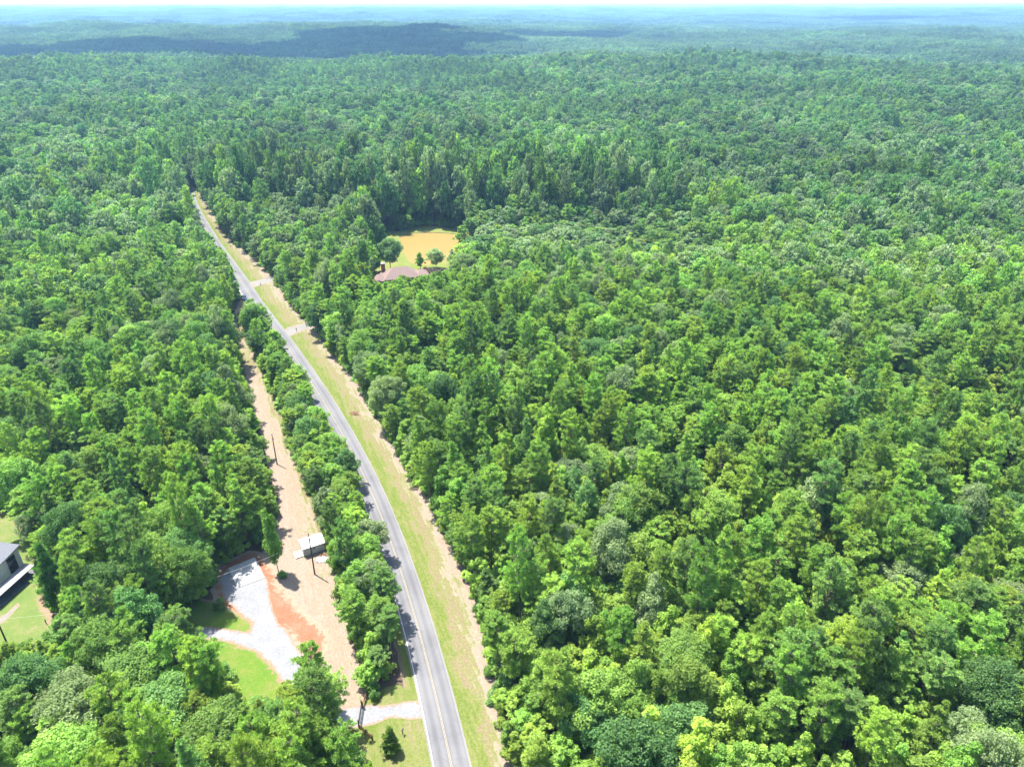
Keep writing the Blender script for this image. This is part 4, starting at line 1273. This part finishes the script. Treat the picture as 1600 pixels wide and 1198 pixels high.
# firewood and scrap beside the shed
fx, fy = at(504, 867.5)
for k in range(9):
    mb = MB()
    a = rng.uniform(0, 3.14); ln = rng.uniform(.5, 1.1); x, y = fx + rng.uniform(-1.3, 1.0), fy + rng.uniform(-.5, .45)
    z = .12 + .13 * (k % 3)
    mb.bar((x - math.cos(a) * ln / 2, y - math.sin(a) * ln / 2, z), (x + math.cos(a) * ln / 2, y + math.sin(a) * ln / 2, z + .05), rng.uniform(.09, .15), rng.uniform(.08, .13), 8)
    o = mb.build('log', simple('cut_log', (0.19, 0.10, 0.06), 0.9, 0.1, 0.4, 6), None)
    if k == 0:
        pile = empty('log_pile', (fx, fy, 0)); tag(pile, 'jumbled pile of brown logs against the front of the shed', 'log pile')
    o.parent = pile; o.matrix_parent_inverse = Matrix.Translation((-fx, -fy, 0))
tx, ty = at(503.5, 874.5)
g_ = 14
V, Fq = [], []
for j in range(g_ + 1):
    for i in range(g_ + 1):
        u, v = i / g_ * 2 - 1, j / g_ * 2 - 1
        q = mnoise.noise(Vector((u * 2.1, v * 2.1, 4.4)))
        q2 = mnoise.noise(Vector((u * 5, v * 5, 1.1)))
        V.append((u * 1.15 * (1 + .15 * q), v * .85 * (1 + .2 * q2), .10 + .22 * max(0, q + .25) + .10 * q2))
for j in range(g_):
    for i in range(g_):
        a = j * (g_ + 1) + i
        Fq.append((a, a + 1, a + g_ + 2, a + g_ + 1))
mb = MB(); mb.add(V, Fq)
tp = mb.build('tarp', simple('pale_blue_tarp', (0.40, 0.47, 0.52), 0.5, 0.4, 0.35, 2.5), None, smooth=True)
sm = tp.modifiers.new('thickness', 'SOLIDIFY'); sm.thickness = .03
tp.location = (tx, ty, 0.03)
tag(tp, 'crumpled pale blue tarpaulin on the ground below the log pile', 'tarpaulin')

# power poles
def pole(base, h, label, arm=False, rz=0.4):
    x, y = at(*base)
    o = empty('utility_pole', (x, y, 0), rz)
    mb = MB(); mb.bar((0, 0, -.2), (0, 0, h), .17, .11, 10); mb.build('pole_shaft', OLDW, o, smooth=True)
    mb = MB(); mb.bar((0, 0, h), (0, 0, h + .22), .035, .05, 8); mb.build('insulator', WHITE, o)
    mb = MB(); mb.box((.16, 0, h - 1.6), (.12, .10, .34)); br = mb.build('bracket', STEEL, o)
    mb = MB(); mb.bar((.22, 0, h - 1.9), (.22, 0, h - 1.35), .07, .07, 8); mb.build('cable_clamp', STEEL, br)
    if arm:
        mb = MB(); mb.box((0, .14, h - .5), (1.7, .09, .11)); mb.build('crossarm', OLDW, o)
    tag(o, label, 'utility pole', 'power poles along the mown strip')
    return (x, y, h)
p2 = pole((492, 897), 11.2, 'brown utility pole standing in front of the shed')
p1 = pole((433, 725), 9.6, 'thin utility pole midway up the mown strip')
p3 = pole((375, 523), 9.3, 'pale utility pole with crossarm in the shaded far end of the strip', True)
p4 = pole((13, 1009), 11.0, 'dark utility pole at the left edge below the house lawn')
pts = []
for k in range(25):
    t = k / 24
    q = Vector((p2[0], p2[1], 9.8)).lerp(Vector((p4[0], p4[1], 7.0)), t)
    pts.append((q.x, q.y, q.z - 4.0 * 4 * t * (1 - t)))
mb = MB(); mb.tube(pts, .015, 5)
wire = mb.build('service_wire', simple('aluminium_wire', (0.42, 0.42, 0.40), 0.5, 0.4, 0.1, 1), None)
tag(wire, 'pale service wire sagging from the pole by the shed to the left', 'wire')

# entrance gate and rail fences
def rail_fence(a, b, label, npost, rails=3):
    A, B = Vector((*at(*a), 0)), Vector((*at(*b), 0))
    o = empty('rail_fence', A)
    d = B - A
    for k in range(npost):
        q = d * (k / (npost - 1))
        big = k in (0, npost - 1)
        w = .20 if big else .12
        mb = MB(); mb.box((q.x, q.y, .62), (w, w, 1.3), math.atan2(d.y, d.x)); p = mb.build('post', POST, o)
        if k == npost - 1:
            mb = MB(); mb.box((q.x, q.y, 1.31), (.34, .34, .08), math.atan2(d.y, d.x)); mb.build('cap', POST, p)
    for k in range(rails):
        for s in range(npost - 1):
            q0, q1 = d * (s / (npost - 1)), d * ((s + 1) / (npost - 1))
            c = (q0 + q1) / 2
            mb = MB(); mb.box((c.x, c.y, .38 + k * .36), (d.length / (npost - 1) - .13, .06, .15), math.atan2(d.y, d.x)); mb.build('rail', WOOD, o)
    tag(o, label, 'fence', 'rail fences at the driveway gate')
rail_fence((566.5, 1104), (577.5, 1077), 'brown rail fence wing above the gravel entrance', 4)
rail_fence((561.5, 1137), (582, 1156), 'brown rail fence wing below the gravel entrance', 3)
A, B = Vector((*at(565.8, 1106), 0)), Vector((*at(561.3, 1134.5), 0))
gate = empty('driveway_gate', A)
d = B - A; an = math.atan2(d.y, d.x)
for z in (.32, .62, .92, 1.22, 1.48):
    mb = MB(); mb.bar((d * .02 + Vector((0, 0, z))), (d * .98 + Vector((0, 0, z))), .035, .035, 8); mb.build('gate_bar', DARKM, gate)
for t in (.02, .25, .5, .75, .98):
    mb = MB(); mb.box((d.x * t, d.y * t, .90), (.07, .07, 1.26), an); mb.build('gate_upright', DARKM, gate)
for t in (-.03, 1.03):
    mb = MB(); mb.box((d.x * t, d.y * t, .85), (.24, .24, 1.8), an); p = mb.build('gate_post', POST, gate)
    mb = MB(); mb.box((d.x * t, d.y * t, 1.78), (.30, .30, .07), an); mb.build('cap', POST, p)
tag(gate, 'dark metal bar gate closed across the gravel entrance', 'gate')

def mailbox(base, label, rz):
    o = empty('mailbox', (*at(*base), 0), rz)
    mb = MB(); mb.box((0, 0, .52), (.11, .11, 1.04)); mb.build('post', POST, o)
    n = 8
    pr = [(-.12, 1.04), (.12, 1.04)] + [(.12 * math.cos(t), 1.20 + .12 * math.sin(t)) for t in np.linspace(0, math.pi, n)]
    mb = MB(); mb.prism(None, [(y, -.28, z) for y, z in pr], [(y, .28, z) for y, z in pr]); bx = mb.build('box', DARKM, o)
    mb = MB(); mb.box((.135, .1, 1.28), (.012, .03, .2)); mb.build('flag', BRICK, bx)
    mb = MB(); mb.box((0, -.29, 1.17), (.22, .015, .24)); mb.build('door', STEEL, bx)
    tag(o, label, 'mailbox', 'roadside mailboxes')
mailbox((629.5, 1147), 'mailbox on the roadside grass near the small evergreen', R(-18))
mailbox((463.5, 518), 'mailbox beside the nearer bright side driveway', R(-30))
mailbox((407.5, 447), 'mailbox beside the farther side driveway', R(-30))

# roadside sign
o = empty('road_sign', (*at(362, 391), 0), R(-30))
mb = MB(); mb.bar((0, 0, 0), (0, 0, 2.3), .035, .035, 6); mb.build('post', STEEL, o)
mb = MB(); s_ = .52
mb.prism(None, [(0, -.05, 2.05 + s_), (s_, -.05, 2.05), (0, -.05, 2.05 - s_), (-s_, -.05, 2.05)], [(0, -.07, 2.05 + s_), (s_, -.07, 2.05), (0, -.07, 2.05 - s_), (-s_, -.07, 2.05)])
mb.build('sign_panel', simple('sign_orange', (0.45, 0.17, 0.03), 0.5, 0.4, 0.1, 3), o)
tag(o, 'small orange diamond sign on the far verge', 'road sign')

# parked car in the shade at the lane end
CARP = simple('dark_blue_paint', (0.03, 0.05, 0.10), 0.25, 0.5, 0.1, 1)
TYRE = simple('rubber', (0.02, 0.02, 0.02), 0.9, 0.1, 0.2, 5)
car = empty('parked_car', (*at(382, 467.5), 0), R(28))
def loft(secs, name, mat, parent, smooth=True):
    """cross sections along y: (y, half width, z0, z1)"""
    mb = MB(); n = len(secs)
    vs = []
    for (y, w, z0, z1) in secs: vs += [(-w, y, z0), (w, y, z0), (w * 1.0, y, z0 + (z1 - z0) * .6), (w * .86, y, z1), (-w * .86, y, z1), (-w, y, z0 + (z1 - z0) * .6)]
    fs = []
    for i in range(n - 1):
        for j in range(6): fs.append((i * 6 + j, i * 6 + (j + 1) % 6, (i + 1) * 6 + (j + 1) % 6, (i + 1) * 6 + j))
    fs += [tuple(range(6)), tuple(reversed(range((n - 1) * 6, n * 6)))]
    mb.add(vs, fs)
    return mb.build(name, mat, parent, bevel=.03)
body = loft([(-2.3, .78, .42, .72), (-2.15, .88, .3, .9), (-1.0, .92, .28, 1.0), (1.3, .92, .28, 1.02), (2.1, .88, .3, .98), (2.28, .8, .42, .85)], 'body', CARP, car)
cab = loft([(-1.15, .80, 1.0, 1.03), (-.45, .78, 1.0, 1.52), (1.2, .78, 1.0, 1.55), (1.85, .78, 1.0, 1.1)], 'cabin', CARP, car)
mb = MB(); mb.add([(-.66, -1.10, 1.06), (.66, -1.10, 1.06), (.60, -.50, 1.51), (-.60, -.50, 1.51)], [(0, 1, 2, 3)]); mb.build('windscreen', GLASS, cab).location = (0, -.03, .03)
for sx in (-1, 1):
    mb = MB(); mb.box((sx * .80, .35, 1.25), (.03, 1.5, .36)); mb.build('side_window', GLASS, cab)
    for y in (-1.4, 1.4):
        mb = MB(); mb.bar((sx * .74, y, .33), (sx * .94, y, .33), .33, .33, 16); wh = mb.build('wheel', TYRE, car)
        mb = MB(); mb.bar((sx * .93, y, .33), (sx * .955, y, .33), .2, .19, 12); mb.build('rim', STEEL, wh)
    mb = MB(); mb.box((sx * .66, -2.27, .72), (.3, .06, .14)); mb.build('headlight', WHITE, car)
tag(car, 'dark blue car parked in tree shade at the road edge', 'car')

# white house at the left edge: its tall end wall faces right, roof falling towards the camera
ho = at(41, 891)
HA = math.atan2(-.98, -.18)
house = empty('white_house', (*ho, 0), HA)          # x along the end wall towards the camera, y outwards, house body at -y
HL, HD = 11.0, 9.0
zr = lambda x: 6.7 - .13 * x
mb = MB(); mb.prism(None, [(0, 0, 0), (HL, 0, 0), (HL, 0, zr(HL)), (0, 0, zr(0))], [(0, -.2, 0), (HL, -.2, 0), (HL, -.2, zr(HL)), (0, -.2, zr(0))]); ew = mb.build('end_wall', WHITE, house)
for k in range(7):
    mb = MB(); mb.box((.25 + k * 1.75, .025, zr(.25 + k * 1.75) / 2), (.07, .05, zr(.25 + k * 1.75) - .1)); mb.build('batten', WHITE, ew)
mb = MB(); mb.box((.1, -HD / 2 - .1, 3.3), (.2, HD - .2, 6.6)); mb.build('far_wall', WHITE, house)
mb = MB(); mb.box((HL - .1, -HD / 2 - .1, zr(HL) / 2 - .03), (.2, HD - .2, zr(HL) - .06)); mb.build('near_wall', WHITE, house)
mb = MB(); mb.prism(None, [(-.45, .45, zr(-.45) + .03), (HL + .45, .45, zr(HL + .45) + .03), (HL + .45, .45, zr(HL + .45) + .23), (-.45, .45, zr(-.45) + .23)], [(-.45, -HD, zr(-.45) + .03), (HL + .45, -HD, zr(HL + .45) + .03), (HL + .45, -HD, zr(HL + .45) + .23), (-.45, -HD, zr(-.45) + .23)])
rf = mb.build('roof', SHING, house)
mb = MB(); mb.bar((-.45, .47, zr(-.45) + .13), (HL + .45, .47, zr(HL + .45) + .13), .07, .07, 4); mb.build('fascia', DARKM, rf)
for xc, zc, w, hgt in ((2.3, 5.2, 1.9, .95), (2.3, 3.75, 1.9, 1.35), (2.3, 2.25, 1.9, 1.05), (6.6, 4.3, 1.5, 1.2), (8.9, 4.2, 1.2, 1.2)):
    mb = MB(); mb.box((xc, .03, zc), (w + .22, .08, hgt + .2)); wf = mb.build('window', DARKM, house)
    for k in (-1, 1):
        mb = MB(); mb.box((xc + k * w / 4, .075, zc), (w / 2 - .05, .02, hgt)); mb.build('pane', GLASS, wf)
mb = MB(); mb.prism(None, [(.4, .6, 1.58), (.4, 3.0, 1.38), (.4, 3.0, 1.50), (.4, .6, 1.70)], [(HL, .6, 1.58), (HL, 3.0, 1.38), (HL, 3.0, 1.50), (HL, .6, 1.70)])
for v_ in range(len(mb.v)): mb.v[v_] = (mb.v[v_][0], mb.v[v_][1] + .2, mb.v[v_][2] + .9)
mb.build('porch_roof', simple('pale_porch_roof', (0.20, 0.20, 0.21), 0.5, 0.4, 0.08, 2), house)
for x in (.7, 4.0, 7.4, 10.7):
    mb = MB(); mb.box((x, 3.05, 1.12), (.15, .15, 2.24)); mb.build('porch_post', DARKM, house)
mb = MB(); mb.box((5.6, 1.75, .08), (11.4, 3.3, .16)); mb.build('porch_floor', SHING, house)
tag(house, 'modern white house with grey roof and stacked dark windows at left edge', 'house')
sheet('walkway', px_poly([(29, 941), (22, 946), (12, 956), (0, 964), (-40, 986), (-40, 995), (2, 974), (14, 965), (25, 952), (31, 946)]), M['paving'], 0.016, .05, .4, .6, 21, 'short curved pale walkway in front of the white house', 'walkway')
o = empty('garden_post', (*at(72.5, 974), 0))
mb = MB(); mb.box((0, 0, .45), (.12, .12, .9)); mb.build('post', DARKM, o)
mb = MB(); mb.box((0, 0, .98), (.22, .22, .16)); mb.build('lamp_head', DARKM, o)
tag(o, 'small black lamp post at the rim of the house lawn', 'lamp post')

# brick house by the pond: hip roofs, chimney, porch
bo = (-50.2, 311.2)
bh = empty('brick_house', (*bo, 0), R(20))
def hip(name, cx, cy_, w, dd, z0, z1, ridge, parent):
    mb = MB()
    a, b = w / 2 + .5, dd / 2 + .5
    vs = [(cx - a, cy_ - b, z0), (cx + a, cy_ - b, z0), (cx + a, cy_ + b, z0), (cx - a, cy_ + b, z0), (cx - ridge / 2, cy_, z1), (cx + ridge / 2, cy_, z1),
          (cx - a, cy_ - b, z0 - .2), (cx + a, cy_ - b, z0 - .2), (cx + a, cy_ + b, z0 - .2), (cx - a, cy_ + b, z0 - .2)]
    mb.add(vs, [(0, 1, 5, 4), (1, 2, 5), (2, 3, 4, 5), (3, 0, 4), (6, 7, 1, 0), (7, 8, 2, 1), (8, 9, 3, 2), (9, 6, 0, 3), (9, 8, 7, 6)])
    return mb.build(name, PINKSH, parent)
mb = MB(); mb.box((0, 0, 1.4), (15, 10, 2.8)); mb.build('main_wall', BRICK, bh)
mb = MB(); mb.box((9.8, -1.5, 1.3), (4.6, 7, 2.6)); mb.build('wing_wall', BRICK, bh)
mb = MB(); mb.box((-9.3, -.5, 1.25), (3.5, 6, 2.5)); mb.build('wing_wall', BRICK, bh)
hip('main_roof', 0, 0, 15, 10, 2.95, 6.6, 6.5, bh); hip('wing_roof', 9.6, -1.5, 5.2, 7, 2.85, 5.0, 1.2, bh); hip('wing_roof', -9.2, -.5, 4, 6, 2.7, 4.5, .8, bh)
mb = MB(); mb.box((-6.6, 4.0, 3.9), (1.7, 1.0, 7.4)); ch = mb.build('chimney', BRICK, bh)
mb = MB(); mb.box((-6.6, 4.0, 7.66), (1.9, 1.2, .14)); mb.build('chimney_cap', M['concrete'], ch)
for x in (-10.8, -9.2, -7.6):
    mb = MB(); mb.box((x, -5.2, 1.25), (.18, .18, 2.5)); mb.build('porch_post', WHITE, bh)
mb = MB(); mb.prism(None, [(-11.4, -3.6, 2.6), (-11.4, -5.5, 2.42), (-11.4, -5.5, 2.54), (-11.4, -3.6, 2.74)], [(-7, -3.6, 2.6), (-7, -5.5, 2.42), (-7, -5.5, 2.54), (-7, -3.6, 2.74)]); mb.build('porch_roof', PINKSH, bh)
for x in (-4.5, -1.5, 2.0, 5.2):
    mb = MB(); mb.box((x, -5.03, 1.5), (1.1, .10, 1.3)); w_ = mb.build('window', WHITE, bh)
    mb = MB(); mb.box((x, -5.09, 1.5), (.9, .03, 1.1)); mb.build('pane', GLASS, w_)
tag(bh, 'brick house with pinkish hip roof and chimney in front of the pond', 'house')

# shrubs by the pond
def shrub(base, r, h, col, label, group=None):
    o = empty('shrub', (*at(*base), 0), rng.uniform(0, 6))
    o.scale = (r / 1.7, r / 1.7, h / 3)
    f = int(rng.integers(0, 3))
    for nm, me in (('stems', TRUNK['bush', f]), ('foliage', CROWN['bush', f])):
        p = bpy.data.objects.new(nm, me); COL.objects.link(p); p.parent = o
        p['leaf_colour'] = (*col, 1.0)
    tag(o, label, 'shrub', group)
PUR = (.13, .085, .085)
shrub((667, 427), 2.2, 3.2, PUR, 'dull purple shrub touching the right end of the brick house', 'purple shrubs by the pond')
shrub((679, 430), 2.4, 3.2, PUR, 'middle one of the three purple shrubs below the pond', 'purple shrubs by the pond')
shrub((691, 430), 2.2, 3.0, PUR, 'rightmost of the three purple shrubs below the pond', 'purple shrubs by the pond')
shrub((684, 440), 2.2, 3.2, (.28, .24, .03), 'golden flowering shrub in front of the purple shrubs')
shrub((441, 901), .9, 1.6, (.13, .28, .06), 'small bright bush at the foot of the tree by the shed')
shrub((344, 951), 1.1, 2.4, (.2, .3, .06), 'light green bush between lawn patch and gravel pad')

# fallen red-brown branches on the far verge
bx_, by_ = at(551, 647)
br = empty('brush_pile', (bx_, by_, 0))
RED = simple('dead_foliage', (0.20, 0.065, 0.05), 0.95, 0.05, 0.4, 5)
for k in range(16):
    a, ln = rng.uniform(-.9, .9), rng.uniform(.8, 2.2)
    x, y, z = rng.uniform(-1.2, 1.2), rng.uniform(-.7, .7), rng.uniform(.05, .5)
    mb = MB(); mb.bar((x, y, z), (x + math.cos(a) * ln, y + math.sin(a) * ln, z + rng.uniform(-.1, .35)), .06, .015, 5); tw = mb.build('branch', RED, br)
tag(br, 'heap of reddish dead branches on the far verge', 'brush pile')

# house on the far shaded slope
fh = (FAR_HOUSE[0], FAR_HOUSE[1], float(terrain(np.array([FAR_HOUSE[0]]), np.array([FAR_HOUSE[1]]))[0]))
o = empty('far_house', fh, R(8))
mb = MB(); mb.box((0, 0, 2.4), (22, 10, 5.6)); mb.build('wall', WHITE, o)
mb = MB(); mb.prism(None, [(-11.6, -5.8, 5.1), (-11.6, 5.8, 5.1), (-11.6, 0, 9.2)], [(11.6, -5.8, 5.1), (11.6, 5.8, 5.1), (11.6, 0, 9.2)]); mb.build('roof', SHING, o)
for x in (-8, -4, 0, 4, 8):
    mb = MB(); mb.box((x, -5.06, 3.0), (1.6, .1, 1.8)); mb.build('window', GLASS, o)
tag(o, 'tiny white house in a clearing on the cloud shaded slope', 'house')

# ------------------------------------------------------------------ haze and clouds
m, nt, out = new_mat('haze')
pv = N(nt, 'ShaderNodeVolumePrincipled')
pv.inputs['Color'].default_value = (0.34, 0.63, 1.0, 1)
pv.inputs['Density'].default_value = 1.1e-4
pv.inputs['Anisotropy'].default_value = 0.25
pv.inputs['Density Attribute'].default_value = ''
pv.inputs['Temperature Attribute'].default_value = ''
m.cycles.homogeneous_volume = True
L(nt, pv.outputs[0], out.inputs['Volume'])
hz_lo, hz_hi = GROUND_MIN - 1.5, 122.0
hm = MB().box((0, 7600, (hz_lo + hz_hi) / 2), (31000, 16600, hz_hi - hz_lo)).build('haze', m)
tag(hm, 'thin pale blue summer haze over the whole woods', 'haze', kind='stuff')

# cumulus clouds above the frame, whose shadows lie on the far slopes
m, nt, out = new_mat('cloud')
_d = N(nt, 'ShaderNodeBsdfDiffuse'); _d.inputs['Color'].default_value = (0.85, 0.86, 0.88, 1)
L(nt, _d.outputs[0], out.inputs['Surface'])
CLOUDM = m
def cloud(cx, cy_, z, a, b, label, seed):
    """cx, cy: ground point that its shadow is centred on; a, b: half length and half depth"""
    g = np.random.default_rng(seed)
    bm = bmesh.new()
    for k in range(26):
        t = g.uniform(-1, 1); s = g.uniform(-1, 1) * math.sqrt(max(0, 1 - t * t))
        rr = b * g.uniform(.30, .55) * (1.1 - .5 * abs(t))
        mt = Matrix.Translation((t * a, s * b * .8, rr * .35)) @ Matrix.Diagonal((rr * 1.5, rr, rr * .62, 1))
        bmesh.ops.create_icosphere(bm, subdivisions=3, radius=1.0, matrix=mt)
    for v in bm.verts:
        q = mnoise.noise_vector(v.co / (b * .22)) * b * .10 + mnoise.noise_vector(v.co / (b * .07)) * b * .035
        v.co += q
        if v.co.z < 0: v.co.z *= .25
    me = bpy.data.meshes.new('cloud'); bm.to_mesh(me); bm.free()
    me.materials.append(CLOUDM)
    for p in me.polygons: p.use_smooth = True
    o = bpy.data.objects.new('cloud', me); COL.objects.link(o)
    o.location = (cx + to_sun.x / to_sun.z * z, cy_ + to_sun.y / to_sun.z * z, z)
    tag(o, label, 'cloud', kind='structure')
def shade_at(px, py, a, b, label, seed):
    x, y = at(px, py, 20)
    cloud(x, y, 900, a, b, label, seed)
shade_at(345, 74, 640, 340, 'broad cumulus cloud shading the far slope left of centre', 1)
shade_at(215, 69, 420, 320, 'ragged cumulus cloud shading the slope farther left', 4)
shade_at(560, 62, 420, 240, 'cumulus cloud shading the right end of the dark slope', 5)
shade_at(15, 84, 150, 70, 'small cloud shading woods at the left edge', 6)
shade_at(740, 54, 620, 230, 'long thin cloud shading a streak behind the plantation', 2)
shade_at(930, 51, 340, 110, 'wisp of cloud shading a short streak right of centre', 7)
shade_at(1420, 31, 1300, 330, 'large cloud shading the far right woods', 3)
shade_at(1120, 36, 500, 110, 'cloud shading a thin far streak right of centre', 8)
shade_at(250, 26, 1500, 300, 'far cloud shading woods near the left skyline', 9)
